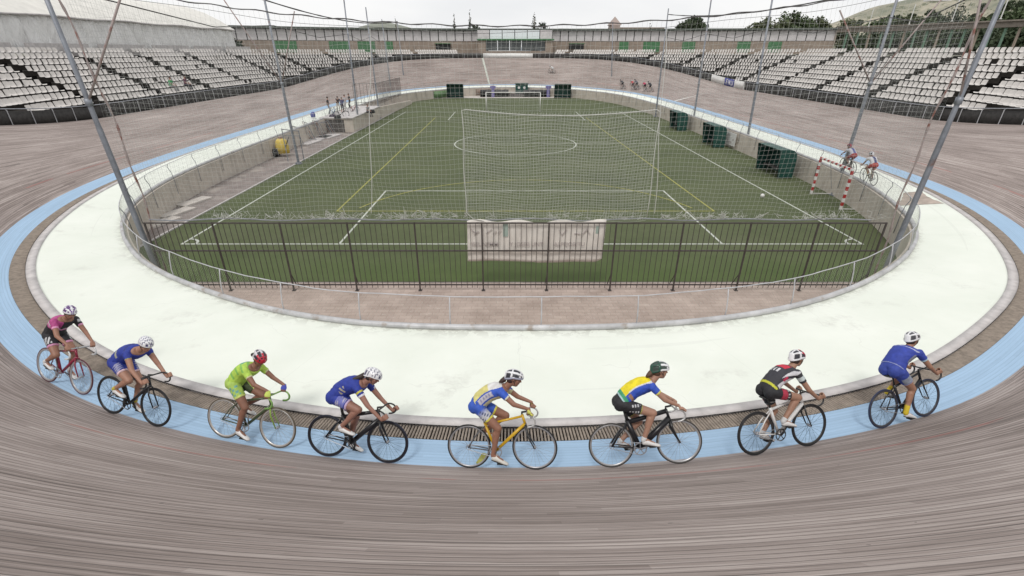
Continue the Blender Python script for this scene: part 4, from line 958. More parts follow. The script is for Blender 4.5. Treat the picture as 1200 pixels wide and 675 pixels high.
# side nets
def side_net(pts, zb, zt, cell_, label, r_=.0035, matn='netg', sag=.5):
    P = np.array(pts); d = np.concatenate([[0], np.cumsum(np.linalg.norm(np.diff(P, axis=0), axis=1))]); Lq = d[-1]
    f = lambda q: np.stack([np.interp(q, d, P[:, 0]), np.interp(q, d, P[:, 1])], -1)
    sgf = lambda q: zt-sag*np.interp(q, np.sort(np.concatenate([d, (d[1:]+d[:-1])/2])), sum([[0., 1.] for _ in range(len(d)-1)], [])+[0.])
    A = []; u = np.linspace(0, 1, 26)
    for q in np.arange(0, Lq, cell_):
        z = zb+(sgf(q)-zb)*u; p = f(q+.03*np.sin(z)); A.append(np.column_stack([p[:, 0]+.05*np.sin(q*.7+z), p[:, 1], z]))
    qs = np.linspace(0, Lq, int(Lq/.7)); B = []
    for k in range(int((zt-zb)/cell_)):
        z = zb+k*cell_+.04*np.sin(qs*.9+k*.3)-sag*k*cell_/(zt-zb)*np.sin(np.clip(qs/Lq, 0, 1)*math.pi*(len(d)-1))**2; p = f(qs); B.append(np.column_stack([p[:, 0]+.05*np.sin(qs*.7+z), p[:, 1], z]))
    c0 = np.array([P[0, 0], P[0, 1], zb]); V, Q = threads([np.array(A), np.array(B)], r_)
    root = empty('ball_net', c0, 0, label, 'net'); fast_mesh('netting', V-c0, Q, MAT[matn], root)
    m = MB(); m.tube([(*(f(q)), sgf(q)) for q in np.linspace(0, Lq, 60)]-c0, .022, 5); m.build('top_cable', MAT['netd'], root, True)
    return root
off = lambda p, dx: (p[0]+dx, p[1])
side_net([off(PL['L1'], .05), off(PL['L2'], .1)], 1.6, 8.9, .15, 'long side net along the left touchline between the two nearest left poles', .0018)
side_net([off(PL['L2'], .1), off(PL['L3'], .1), off(PL['L4'], .1), off(PL['L5'], .1)], .6, 8.9, .24, 'side net along the left touchline behind the splayed strut pole', .0022)
side_net([off(PL['R1'], -.05), off(PL['R2'], -.1)], 1.6, 8.9, .15, 'long side net along the right touchline between the two nearest right poles', .0017)
side_net([off(PL['R2'], -.1), off(PL['R3'], -.1), off(PL['R4'], -.1), off(PL['R5'], -.1)], .6, 8.9, .24, 'side net along the right touchline behind the dugouts', .0018)
for (a_, b_, lb) in (('L1', 'R1', 'thin tangled cable high across the view joining the two thick near poles'),):
    pass
# loose cable lines high on the left and right
def cab2(p, q, sag, r_, lb, n=40, lump=.5):
    p = np.array(p); q = np.array(q); cable('net_cable', [p+(q-p)*u-np.array((0, 0, sag*4*u*(1-u))) for u in np.linspace(0, 1, n)], r_, MAT['netd'], lb, lump)
cab2((PL['L2'][0]-2, PL['L2'][1], 10.9), (PL['L5'][0]+2, PL['L5'][1], 11.5), .9, .04, 'dark cable running from the left strut pole toward the far left poles')
cab2((PL['R2'][0]+1.5, PL['R2'][1], 10.6), (PL['R5'][0], PL['R5'][1], 11.2), .7, .035, 'dark cable running from the right strut pole toward the far right poles')
# ------------------------------------------------ goals
def goal_big(x, y, w_, h, lb, dy):
    root = empty('football_goal', (x, y, 0), 0, lb, 'goal')
    for sx in (-1, 1): m = MB(); m.tube([(sx*w_/2, 0, 0), (sx*w_/2, 0, h)], .06, 10); m.build('post', MAT['white'], root, True)
    m = MB(); m.tube([(-w_/2-.06, 0, h), (w_/2+.06, 0, h)], .06, 10); m.build('crossbar', MAT['white'], root, True)
    A = [np.array([(xx, 0, h), (xx, dy*.5, h), (xx, dy, h*.45), (xx, dy, 0)]) for xx in np.arange(-w_/2, w_/2, .3)]; B = [np.array([(-w_/2, a, b), (-w_/4, a, b-.03), (w_/4, a, b-.03), (w_/2, a, b)]) for a, b in [(dy*.25, h), (dy*.5, h), (dy*.7, h*.78), (dy*.85, h*.62), (dy, h*.45), (dy, h*.3), (dy, h*.15), (dy, .02)]]
    V, Q = threads([np.array(A), np.array(B)], .008); fast_mesh('net', V, Q, MAT['net'], root)
goal_big(.62, Y1+.1, 7.32, 2.44, 'white full-size football goal on the far goal line', 1.6)
def hgoal():
    root = empty('handball_goal', (17.42, 25.7, 0), R(86), 'small red and white striped goal at the right edge of the turf', 'goal')
    wm = MAT['white']; 
    def striped(p, q, name):
        p = np.array(p, float); q = np.array(q, float); Lq = np.linalg.norm(q-p); n = int(round(Lq/.2)); m = MB(); d = (q-p)/Lq; M = Matrix.Translation(Vector(p)) @ Vector(d).to_track_quat('Z', 'Y').to_matrix().to_4x4()
        for k in range(n): m.box((-.05, -.05, Lq*k/n), (.05, .05, Lq*(k+1)/n), M, k % 2)
        m.build(name, [MAT['white'], MAT['red']], root)
    striped((-1.54, 0, 0), (-1.54, 0, 2.0), 'post'); striped((1.54, 0, 0), (1.54, 0, 2.0), 'post'); striped((-1.58, 0, 2.04), (1.58, 0, 2.04), 'crossbar')
    for sx in (-1.54, 1.54): m = MB(); m.tube([(sx, -.04, .03), (sx, -1.15, .03)], .022, 6); m.build('ground_bar', MAT['white'], root); m = MB(); m.tube([(sx, -.03, 1.95), (sx, -.55, 1.9), (sx, -1.12, .06)], .016, 6); m.build('back_stay', MAT['steel'], root)
    m = MB(); m.tube([(-1.54, -1.15, .03), (1.54, -1.15, .03)], .028, 6); m.build('ground_bar', MAT['white'], root)
hgoal()
# ------------------------------------------------ dugouts
def dugout(x, y, rz, w_, lb, h=2.05, d=1.2, seatbar=True):
    root = empty('dugout', (x, y, 0), rz, lb, 'dugout', 'dark green team shelters')
    P = [(-.0, .06), (0, h*.78), (.12, h*.93), (.35, h), (d, h), (d, h-.06)]      # local: open side toward -x ; d depth ; back at 0
    m = MB(); V = []
    n = 14
    for j in range(n+1):
        yy = -w_/2+w_*j/n
        for (a, z) in [(0, .04), (0, h*.35), (0, h*.7), (.08, h*.88), (.28, h*.97), (.6, h), (d, h*.99)]: V.append((-a+(.02 if j % 2 else 0)*(z < h*.8), yy, z+(.02 if j % 2 else 0)*(a > .3)))
    K_ = 7; m.add(V, [(j*K_+k, j*K_+k+1, (j+1)*K_+k+1, (j+1)*K_+k) for j in range(n) for k in range(K_-1)]); o = m.build('shell', MAT['darkgreen'], root); md = o.modifiers.new('t', 'SOLIDIFY'); md.thickness = .02
    for sy in (-w_/2, w_/2):
        m = MB(); pts = [(0, .04), (0, h*.7), (-.08, h*.88), (-.28, h*.97), (-.6, h), (-d, h*.99), (-d*.8, .04)]
        m.add([(a, sy+e, z) for e in (-.015, .015) for (a, z) in pts], [tuple(range(7)), tuple(range(13, 6, -1))]+[(k, (k+1) % 7, 7+(k+1) % 7, 7+k) for k in range(7)]); m.build('side_panel', MAT['darkgreen'], root)
    m = MB(); m.box((-.62, -w_/2+.1, .40), (-.22, w_/2-.1, .46)); m.build('bench', MAT['darkc'], root)
    for sy in (-w_/2, 0, w_/2): m = MB(); m.tube([(-d*.8, sy, 0), (-d, sy, h*.98)], .025, 6); m.build('support', MAT['black'], root)
    return root
def dug_at(px, py, w_, lb, rz=0, h=1.95):
    x, y = pix_xy(px, py, 0); return dugout(x, y, rz, w_, lb, h)
dugout(18.35, 32.35, R(1), 2.8, 'nearest of the three dark green dugouts against the right wall', 1.8)
dugout(18.4, 43.1, R(0), 2.4, 'middle dark green dugout against the right wall, next to the white poster', 1.8)
dugout(18.4, 52.8, R(0), 2.4, 'farthest of the three dark green dugouts against the right wall', 1.8)
dugout(-9.35, 90.9, R(90), 2.8, 'dark green dugout at the far end of the pitch, left of the far goal', 2.3)
dugout(9.45, 90.9, R(90), 2.8, 'dark green dugout at the far end of the pitch, right of the far goal', 2.3)
# poster on wall
ps = MB(); ps.box((-.02, -1.0, .15), (.02, 1.0, 1.15)); p = ps.build('poster', MAT['white']); p.location = (18.80, 42.0, .1); p.rotation_euler = (0, 0, R(2)); tag(p, 'white poster with small dark print on the wall beside the middle dugout', 'poster')
m = MB()
for k in range(26):
    y = rng.uniform(-.8, .7); z = rng.uniform(.25, 1.05); m.box((-.03, y, z), (-.022, y+rng.uniform(.08, .3), z+rng.uniform(.03, .12)))
o = m.build('print', MAT['bannertext'], p)
# ------------------------------------------------ far end clutter behind the goal
m = MB(); 
root = empty('covered_mat', (1.2, 93.5, 0), 0, 'long dark high-jump style mat pile with low cover at the far end behind the goal', 'mat pile')
for (a, b, z) in ((-6.3, -1.2, 1.15), (1.5, 6.3, 1.1), (-6.2, 6.2, .5)):
    m = MB(); nseg = 24; 
    V = [(a+(b-a)*i/nseg, y, zz+.10*mnoise.noise((i*.6, y, zz))) for i in range(nseg+1) for (y, zz) in ((-1, 0), (-1, z*.8), (-.7, z), (.7, z), (1, z*.8), (1, 0))]
    m.add(V, [(i*6+k, i*6+k+1, i*6+k+7, i*6+k+6) for i in range(nseg) for k in range(5)]+[tuple(range(6)), tuple(range(nseg*6+5, nseg*6-1, -1))]); m.build('mat', MAT['black'] if z > .6 else MAT['darkc'], root)
root = empty('kiosk', (2.4, 95.5, 0), 0, 'small dark green kiosk with two pale round signs in the far centre', 'kiosk')
m = MB(); m.box((-1.15, -.5, 0), (1.15, .5, 2.0)); m.box((-1.25, -.6, 2.0), (1.25, .6, 2.1)); m.build('body', MAT['darkgreen'], root)
for sx in (-.5, .5): m = MB(); m.tube([(sx, -.53, 1.4), (sx, -.5, 1.4)], .22, 14); m.build('sign', MAT['white'], root)
for (x, lb) in ((-2.8, 'violet padded post at the left end of the dark mats'), (7.1, 'violet padded post at the right end of the dark mats')):
    m = MB(); m.tube([(0, 0, 0), (0, 0, 1.9)], .28, 10); m.box((-.5, -.2, 1.45), (.5, .2, 1.85)); o = m.build('padded_post', MAT['purple']); o.location = (x, 92.2, 0); tag(o, lb, 'padded post')
def wall_board(s0, s1, z0_, z1_, m, lb, nm='wall_board'):
    V = []; n = 10
    for k in range(n+1):
        s = s0+(s1-s0)*k/n
        for (oo, z) in ((-.22, z0_), (-.22, z1_), (-.26, z1_), (-.26, z0_)): V.append(rpt(s, oo, z))
    Q = [(4*i+k, 4*i+(k+1) % 4, 4*i+4+(k+1) % 4, 4*i+4+k) for i in range(n) for k in range(4)]+[(0, 1, 2, 3), (4*n, 4*n+3, 4*n+2, 4*n+1)]; return tag(fast_mesh(nm, V, Q, m), lb, 'board')
s_a = s_of(-14.5, 90.5); wall_board(s_a-4.2, s_a+1.0, .1, 1.2, mat('faded_green_board', (.16, .27, .13), .8, var=.2), 'long faded green board on the far left bend of the wall')
wall_board(s_a-6.6, s_a-4.5, .1, 1.2, mat('faded_pink_board', (.40, .27, .23), .8, var=.3), 'faded pinkish board on the wall between green board and far left dugout')
s_a = s_of(-6.4, 98.3); wall_board(s_a-2.2, s_a+1.2, .1, 1.15, mat('brown_board', (.28, .21, .17), .8, var=.3), 'brown board on the far wall right of the far left dugout')
s_a = s_of(12.3, 93.5); wall_board(s_a-1.0, s_a+2.0, .1, 1.15, mat('grey_brown_board', (.25, .21, .19), .8, var=.3), 'grey brown board on the far wall right of the far right dugout')
# access ramp far right of goal
m = MB(); m.add([(8.2, 92.2, 0), (10.0, 96.3, 0), (11.6, 95.8, 0), (10.2, 92.2, 0), (8.2, 92.2, .05), (10.0, 96.3, 1.3), (11.6, 95.8, 1.3), (10.2, 92.2, .05)], [(4, 7, 6, 5), (0, 4, 5, 1), (2, 6, 7, 3), (1, 5, 6, 2), (0, 3, 7, 4)]); tag(m.build('access_ramp', MAT['kerb']), 'pale concrete access ramp at the far end, left of the far right dugout', 'ramp')
# pole with flag line at far board
# ------------------------------------------------ left side: entrance block, machine, gate, cage
def pq(px, py, z=0): return pix_xy(px, py, z)
bl = empty('entrance_block', (-17, 52, 0), 0, 'low concrete entrance block with dark opening face on the left wall', 'entrance block')
b3 = np.array((-17, 52, 0))
x0, y0 = -18.8, 50.6
m = MB(); m.box((x0, y0, 0), (-15.7, 62, 1.36)); m.v[0] = m.v[0]-b3; m.build('body', MAT['cwall'], bl)
m = MB(); m.box((x0+.1, y0-.02, .02), (-16.6, y0+.02, 1.2)); m.v[0] = m.v[0]-b3; m.build('dark_face', MAT['darkc'], bl)
m = MB(); m.box((x0-.2, y0-.15, 1.36), (-15.6, 62.1, 1.44)); m.v[0] = m.v[0]-b3; m.build('slab', MAT['kerb'], bl)
# sloping wall beyond the block
m = MB(); m.add([(-15.7, 62.1, 0), (-15.2, 80, 0), (-15.5, 80, 0), (-16.0, 62.1, 0), (-15.7, 62.1, 1.3), (-15.2, 80, .5), (-15.5, 80, .5), (-16.0, 62.1, 1.3)], [(0, 1, 5, 4), (2, 3, 7, 6), (4, 5, 6, 7), (0, 4, 7, 3), (1, 2, 6, 5)]); tag(m.build('sloping_wall', MAT['cwall']), 'concrete side wall sloping down beyond the entrance block', 'wall')
# bar cage
cg = empty('bar_cage', (-18, 66, 1.4), 0, 'tall vertical bar cage fence on the left apron beyond the standing people', 'fence')
P = np.array([(-19.0, 63.0), (-16.3, 64.2), (-16.3, 78)]); pp = path_pts(P, .42)
bars = MB()
for p in pp: bars.box((p[0]-.018, p[1]-.018, 0), (p[0]+.018, p[1]+.018, 2.5), Matrix.Translation((18, -66, 0)))
tag(bars.build('bars', MAT['brown'], cg), kind='stuff')
for z in (.3, 2.45): m = MB(); m.tube([(p[0]+18, p[1]-66, z) for p in pp], .025, 5); m.build('rail', MAT['brown'], cg)
# yellow machine
x, y = pq(322, 181); ym = empty('floor_machine', (x+1.0, y-.6, 0), R(20), 'yellow wheeled machine with black wheels beside the left wall', 'machine')
m = MB(); m.loft([((0, 0, .18), (.36, 0, 0), (0, .28, 0)), ((0, 0, .6), (.38, 0, 0), (0, .30, 0)), ((0, 0, .95), (.32, 0, 0), (0, .26, 0)), ((0, 0, 1.1), (.2, 0, 0), (0, .18, 0))], 14); m.build('body', MAT['yellow'], ym, True); ym.scale = (1.3, 1.3, 1.2)
for (a, b) in ((-.42, -.1), (-.42, .25)): m = MB(); m.tube([(a, b-.09, .26), (a, b+.09, .26)], .26, 16); m.build('wheel', MAT['black'], ym, True)
m = MB(); m.tube([(.2, -.25, .6), (.45, -.28, 1.15), (.45, .28, 1.15), (.2, .25, .6)], .025, 6); m.build('handle', MAT['black'], ym); m = MB(); m.tube([(0, 0, 1.08), (0, 0, 1.2)], .12, 12); m.build('cap', MAT['rustpole'], ym)
x, y = pq(305, 183); m = MB(); m.tube([(0, -.12, .22), (0, .12, .22)], .22, 14); m.tube([(0, 0, .2), (.5, .2, .5)], .04, 6); o = m.build('spare_wheel', MAT['black']); o.location = (x+1.0, y-.5, 0); tag(o, 'loose black wheel lying left of the yellow machine', 'wheel')
# small gate frame
x, y = pq(341, 190); gt = empty('gate_frame', (x+.2, y+.4, 0), R(8), 'thin open steel gate frame beside the left strut pole', 'gate')
for (a, h) in ((-.55, 2.35), (.6, 2.2)): m = MB(); m.tube([(a, 0, 0), (a, 0, h)], .035, 6); m.build('upright', MAT['steelp'], gt)
m = MB(); m.tube([(-.55, 0, 2.3), (.6, 0, 2.15)], .03, 6); m.tube([(-.55, 0, 1.9), (.6, 0, 1.8)], .02, 6); m.build('bar', MAT['steelp'], gt)
# stacked frames against the wall
for j, (px, py, lb) in enumerate([(352, 165, 'pile of old metal frames leaning on the left wall, nearer one'), (365, 160, 'pile of old metal frames leaning on the left wall, middle one'), (376, 158, 'pile of old metal frames leaning on the left wall, farther one')]):
    x, y = pq(px, py); root = empty('metal_frame', (x+1.3, y-1, 0), R(80), lb, 'metal frame')
    for k in range(4):
        m = MB(); a = k*.18; P = [(-1.1, a, .02), (-1.0, a+.5, 1.3+.1*k), (.9, a+.5, 1.35-.1*k), (1.0, a, .02)]; m.tube(P, .03, 5, closed=True); m.build('frame', MAT['rustpole'] if k % 2 else MAT['steelp'], root)
    m = MB(); m.box((-1.2, -.5, 0), (1.3, .9, .07)); m.build('pallet', MAT['kerb'], root)
m = MB(); m.loft([((0, 0, 0), (.22, 0, 0), (0, .18, 0)), ((0, 0, .3), (.25, 0, 0), (0, .2, 0)), ((.05, 0, .5), (.12, 0, 0), (0, .1, 0))], 10); o = m.build('bag', MAT['bluepanel'], None, True)
z_, i_, o_ = surf_z(-20.2, 50.0); o.location = (-19.3, 49.8, 1.55); tag(o, 'small blue bag on the white apron near the entrance block', 'bag')
# white corner flag marks, small white ball on turf
m = MB(); m.ell((0, 0, .11), ((.11, 0, 0), (0, .11, 0), (0, 0, .11)), 14, 10); o = m.build('ball', MAT['white'], None, True); x, y = pq(893, 231.5); o.location = (x, y, 0); tag(o, 'small white ball lying on the turf right of the touchline', 'ball')
# drain grates by the left wall
for (px, py, lb) in ((186, 262, 'pale stone edging slab at the foot of the left wall, nearest the pole'), (205, 250, 'pale stone edging slab at the foot of the left wall, middle one'), (226, 237, 'pale stone edging slab at the foot of the left wall, farthest one')):
    x, y = pq(px, py); m = MB(); m.box((-.35, -.9, 0), (.35, .9, .09)); o = m.build('edging_slab', MAT['sandy']); o.location = (x+.1, y, -.005); o.rotation_euler = (0, 0, R(-14)); tag(o, lb, 'slab')
# ------------------------------------------------ bicycles
def cmat(name, c, rough=.4, metal=0.0, var=.06):
    k = '%s_%s' % (name, '_'.join('%d' % round(x*99) for x in c))
    if k not in CM: CM[k] = mat(name, c, rough, metal, var=var, scale=12)
    return CM[k]
CM = {}
WB = .495; WR = .335
BBP = np.array((-.085, 0, .275))
def wheel(parent, cx, tyre, rim, deep=.03, spokes=24, hub=(.35, .35, .36)):
    w_ = bpy.data.objects.new('wheel', None); COL.objects.link(w_); w_.parent = parent; w_.location = (cx, 0, WR); w_.empty_display_size = .1
    n = 56; c = [(math.cos(2*math.pi*k/n), math.sin(2*math.pi*k/n)) for k in range(n)]
    m = MB(); r0 = WR-.0125; m.tube([(x*r0, 0, y*r0) for x, y in c], .0125, 8, closed=True, up=(0, 1, 0)); m.build('tyre', cmat('tyre_rubber', tyre, .7), w_, True, False)
    m = MB(); prof = [(WR-.022, .009), (WR-.026, .011), (WR-.026-deep, .006), (WR-.028-deep, -.0), (WR-.026-deep, -.006), (WR-.026, -.011), (WR-.022, -.009)]
    V = [(x*r, y_, y*r) for (x, y) in c for (r, y_) in prof]; kk = len(prof); F = [(i*kk+j, i*kk+(j+1) % kk, ((i+1) % n)*kk+(j+1) % kk, ((i+1) % n)*kk+j) for i in range(n) for j in range(kk)]
    m.add(V, F); m.build('rim', cmat('wheel_rim', rim, .3, .5 if sum(rim) > .9 else .1), w_, True)
    m = MB()
    for k in range(spokes):
        a = 2*math.pi*k/spokes; b = a+(.55 if k % 4 < 2 else -.55)*.5; s = .028 if k % 2 else -.028; rr = WR-.026-deep
        m.tube([(math.cos(b)*.022, s, math.sin(b)*.022), (math.cos(a)*rr, 0, math.sin(a)*rr)], .0014, 4, cap=False)
    sp = m.build('spokes', MAT['steel'] if sum(rim) > .9 else MAT['black'], w_, False, False)
    m = MB(); m.tube([(0, -.05, 0), (0, -.032, 0), (0, -.026, 0), (0, .026, 0), (0, .032, 0), (0, .05, 0)], [.008, .009, .022, .022, .009, .008], 10); m.build('hub', MAT['steel'], w_, True)
    return w_
def bicycle(M, label, frame, fork, tyre, rim, bar, crank_deg, deep=.03, fat=1.0, stays=None, group=None, saddle_z=.86, spokes=24, tape=None, shaft=None):
    root = bpy.data.objects.new('bicycle', None); COL.objects.link(root); root.matrix_world = M; tag(root, label, 'bicycle', group); root.empty_display_size = .1
    fm = cmat('frame_paint', frame, .3); sm_ = cmat('frame_paint', stays or frame, .3); BB = BBP
    st = np.array((-.245, 0, saddle_z-.16)); hd1 = np.array((.325, 0, .83)); hd0 = np.array((.365, 0, .69)); ra = np.array((-WB, 0, WR)); fa = np.array((WB, 0, WR))
    m = MB(); r = .020*fat
    m.tube([BB, st], r, 10); m.tube([st*.92+BB*.08, hd1-(0, 0, .03)], r*.9, 10); m.tube([BB, (BB+hd0)/2, hd0], [r*1.15, r*1.25, r*1.15], 10); m.tube([hd0-(hd1-hd0)*.05, hd1], .020, 10); m.tube([BB-(0, .034, 0), BB+(0, .034, 0)], .021, 12)
    m.build('frame', fm, root, True)
    m = MB()
    for s in (-1, 1): m.tube([BB+(0, .02*s, 0), (BB+ra)/2+(0, .038*s, 0), ra+(0, .055*s, 0)], [.011, .010, .008], 7); m.tube([st*.9+BB*.1+(0, .012*s, 0), (st+ra)/2+(0, .036*s, 0), ra+(0, .055*s, 0)], .0085*fat, 7)
    m.build('rear_stays', sm_, root, True)
    m = MB(); m.tube([hd0, hd0+(0.008, 0, -.035)], .022, 8)
    for s in (-1, 1): m.tube([hd0+(.005, .030*s, -.03), hd0+(.03, .046*s, -.16), fa+(0, .048*s, 0)], [.013*fat, .012*fat, .008], 8)
    m.build('fork', cmat('fork_paint', fork, .3), root, True)
    m = MB(); m.tube([st, (-.275, 0, saddle_z-.02)], .0135*fat, 8); m.build('seatpost', MAT['black'], root, True)
    m = MB(); rg = []
    for (x, w2, h, z) in ((-.40, .055, .012, .012), (-.37, .068, .02, .01), (-.32, .060, .022, .0), (-.25, .030, .018, -.004), (-.17, .018, .014, -.002), (-.13, .010, .008, -.008)): rg.append(((x, 0, saddle_z+z), (0, w2, 0), (0, 0, h)))
    m.loft(rg, 14); m.build('saddle', MAT['black'], root, True)
    # stem + drop bar
    bm_ = cmat('bar_finish', bar, .35, .5 if .9 < sum(bar) < 2 else 0); hb = m = MB(); m.tube([hd1, hd1+(-.004, 0, .03), (.41, 0, .875)], .015, 8); m.build('stem', cmat('stem_finish', shaft or (.03, .03, .03), .35), root, True)
    m = MB(); P = []
    for s in (-1, 1):
        Q = [(.41, 0, .875), (.41, s*.10, .877), (.415, s*.165, .878), (.45, s*.195, .875), (.51, s*.20, .855), (.545, s*.203, .80), (.53, s*.206, .745), (.48, s*.208, .715), (.42, s*.209, .708)]
        Q = np.array(Q); t = np.linspace(0, len(Q)-1, 26); Qs = np.stack([np.interp(t, range(len(Q)), Q[:, k]) for k in range(3)], 1)
        for _ in range(2): Qs[1:-1] = (Qs[:-2]+2*Qs[1:-1]+Qs[2:])/4
        P.append(Qs); m.tube(Qs, .0125, 8)
    m.build('handlebar', bm_, root, True)
    if tape:
        for Qs in P: m = MB(); m.tube(Qs[14:], .0155, 8); m.build('grip', cmat('bar_tape', tape, .8), root, True)
    wheel(root, -WB, tyre, rim, deep, spokes); wheel(root, WB, tyre, rim, deep, spokes)
    # cranks: angle of the right crank
    cr_ = bpy.data.objects.new('crankset', None); COL.objects.link(cr_); cr_.parent = root; cr_.location = BB; cr_.empty_display_size = .05
    m = MB(); n = 48; V = []
    for k in range(n):
        a = 2*math.pi*k/n
        for (rr, y) in ((.093 if k % 2 else .097, -.044), (.080, -.044), (.080, -.048), (.093 if k % 2 else .097, -.048)): V.append((rr*math.cos(a), y, rr*math.sin(a)))
    m.add(V, [(i*4+j, i*4+(j+1) % 4, ((i+1) % n)*4+(j+1) % 4, ((i+1) % n)*4+j) for i in range(n) for j in range(4)])
    for k in range(5): a = 2*math.pi*k/5+.3; m.tube([(0, -.046, 0), (.082*math.cos(a), -.046, .082*math.sin(a))], .007, 5)
    m.build('chainring', MAT['steel'] if sum(bar) > .6 else MAT['black'], cr_)
    for s, a in ((-1, crank_deg), (1, crank_deg+180)):
        a = R(a); e = (.165*math.cos(a), 0, .165*math.sin(a)); m = MB(); m.tube([(0, s*.058, 0), (e[0], s*.070, e[2])], [.014, .010], 8); m.build('crank', MAT['steel'] if sum(bar) > .6 else MAT['black'], cr_, True)
        m = MB(); m.box((e[0]-.045, min(s*.075, s*.15), e[2]-.009), (e[0]+.045, max(s*.075, s*.15), e[2]+.009)); m.build('pedal', MAT['black'], cr_)
    m = MB(); m.tube([BB+(0, -.046, .094), ra+(0, -.046, .034)], .005, 5); m.tube([BB+(0, -.046, -.094), ra+(0, -.046, -.034)], .005, 5); m.tube([ra+(.034*math.cos(a), -.046, .034*math.sin(a)) for a in np.linspace(0, 2*math.pi, 16)], .005, 5); m.build('chain', MAT['steel'], root)
    return root
# ------------------------------------------------ people
def remeshed(mb, voxel, smooth, name, parent, material, colfn=None):
    me = mb.mesh('tmp'); b = bmesh.new(); b.from_mesh(me); bmesh.ops.recalc_face_normals(b, faces=b.faces); b.to_mesh(me); b.free()
    o = bpy.data.objects.new('tmp', me); COL.objects.link(o); r = o.modifiers.new('r', 'REMESH'); r.mode = 'VOXEL'; r.voxel_size = voxel; r.adaptivity = 0
    s = o.modifiers.new('s', 'SMOOTH'); s.factor = .5; s.iterations = smooth
    dg = bpy.context.evaluated_depsgraph_get(); dg.update(); m2 = bpy.data.meshes.new_from_object(o.evaluated_get(dg)); bpy.data.objects.remove(o); bpy.data.meshes.remove(me)
    if material is CLOTH:
        nv = len(m2.vertices); co = np.empty(nv*3, np.float32); no = np.empty(nv*3, np.float32); m2.vertices.foreach_get('co', co); m2.vertex_normals.foreach_get('vector', no); co = co.reshape(-1, 3); no = no.reshape(-1, 3)
        a_ = np.sin(co[:, 0]*31+co[:, 2]*44+2.2*np.sin(co[:, 1]*23+co[:, 2]*13))*np.sin(co[:, 1]*27+co[:, 0]*19+1.7*np.sin(co[:, 2]*29)); a_ += .6*np.sin(co[:, 0]*70-co[:, 2]*55+3*np.sin(co[:, 1]*37))
        co = co+no*(a_*.0022)[:, None]; m2.vertices.foreach_set('co', co.ravel())
    m2.name = name; m2.polygons.foreach_set('use_smooth', [True]*len(m2.polygons))
    if colfn is not None:
        v = np.empty(len(m2.vertices)*3, np.float32); m2.vertices.foreach_get('co', v); v = v.reshape(-1, 3); c = np.ones((len(v), 4), np.float32); c[:, :3] = colfn(v)
        ca_ = m2.color_attributes.new('Col', 'FLOAT_COLOR', 'POINT'); ca_.data.foreach_set('color', c.ravel())
    m2.materials.clear(); m2.materials.append(material); r = bpy.data.objects.new(name, m2); COL.objects.link(r); r.parent = parent; return r
SKINM = mat('skin', (.5, .3, .2), .55, attr='Col', var=.10, scale=14); CLOTH = mat('kit_fabric', (.5, .5, .5), .7, attr='Col', var=.22, scale=13, bump=.45); HELM = mat('helmet_shell', (.8, .8, .8), .25, attr='Col')
def nrm(v): v = np.array(v, float); return v/(np.linalg.norm(v)+1e-12)
def ik(a, b, l1, l2, bend):
    a = np.array(a, float); b = np.array(b, float); d = b-a; D = np.linalg.norm(d); 
    if D > (l1+l2)*.995: s_ = D/((l1+l2)*.995); l1 *= s_; l2 *= s_
    x = (l1*l1-l2*l2+D*D)/(2*D); h = math.sqrt(max(0, l1*l1-x*x)); u = d/D; bd = np.array(bend, float); bd = nrm(bd-u*(bd@u)); return a+u*x+bd*h
def seg_t(p, a, b): ab = b-a; t = ((p-a)@ab)/(ab@ab); tc_ = np.clip(t, 0, 1); return t, np.linalg.norm(p-a-tc_[:, None]*ab, axis=1)
def hand(mb, wrist, G, g, fd, side, size=1.0, curl=True):
    g = nrm(g); d = nrm(np.array(fd)-g*(np.array(fd)@g)); n = np.cross(g, d); 
    if n@np.array((0, side*.6, .8)) < 0: n = -n
    K = G+n*.030-d*.008
    mb.loft([(wrist, g*.024, n*.017), ((wrist*.5+K*.5), g*.036, n*.016), (K-d*.012, g*.041, n*.015), (K+d*.004, g*.039, n*.012)], 12)
    for k, (of_, ln) in enumerate(((-.033, .88), (-.011, 1.0), (.011, .95), (.032, .8))):
        b0_ = K+g*of_; P = [b0_, G+g*of_*1.02+n*.024+d*.026*ln, G+g*of_-n*.004+d*.033*ln, G+g*of_-n*.024+d*.016*ln, G+g*of_*.95-n*.026-d*.004]
        mb.tube(P, [.0095, .009, .0085, .008, .007], 7)
    sgn = -1 if g[2] < 0 or side < 0 else 1
    mb.tube([wrist+d*.02+g*.022*sgn, G-d*.026+g*.040*sgn+n*.006, G-d*.022+g*.034*sgn-n*.016, G-d*.004+g*.026*sgn-n*.030], [.013, .0115, .010, .008], 8)
def head_parts(mb, Hc, f, u, l, scale=1.0):
    s = scale; mb.ell(Hc+u*.018*s-f*.008*s, (f*.098*s, l*.076*s, u*.100*s), 18, 12); mb.ell(Hc-u*.045*s+f*.022*s, (f*.070*s, l*.060*s, u*.078*s), 14, 10); mb.ell(Hc-u*.098*s+f*.050*s, (f*.026*s, l*.028*s, u*.022*s), 8, 6)
    mb.tube([Hc+f*.084*s+u*.012*s, Hc+f*.101*s-u*.014*s, Hc+f*.112*s-u*.032*s, Hc+f*.088*s-u*.046*s], [.008*s, .010*s, .013*s, .010*s], 7)
    mb.ell(Hc+f*.080*s+u*.022*s, (f*.014*s, l*.045*s, u*.010*s), 10, 6); mb.ell(Hc+f*.086*s-u*.066*s, (f*.010*s, l*.024*s, u*.010*s), 8, 6)
    for sg in (-1, 1): mb.ell(Hc+l*sg*.076*s-u*.015*s-f*.004*s, (f*.018*s, l*.008*s, u*.030*s), 8, 6); mb.ell(Hc+l*sg*.038*s+f*.066*s-u*.030*s, (f*.018*s, l*.022*s, u*.024*s), 8, 6)
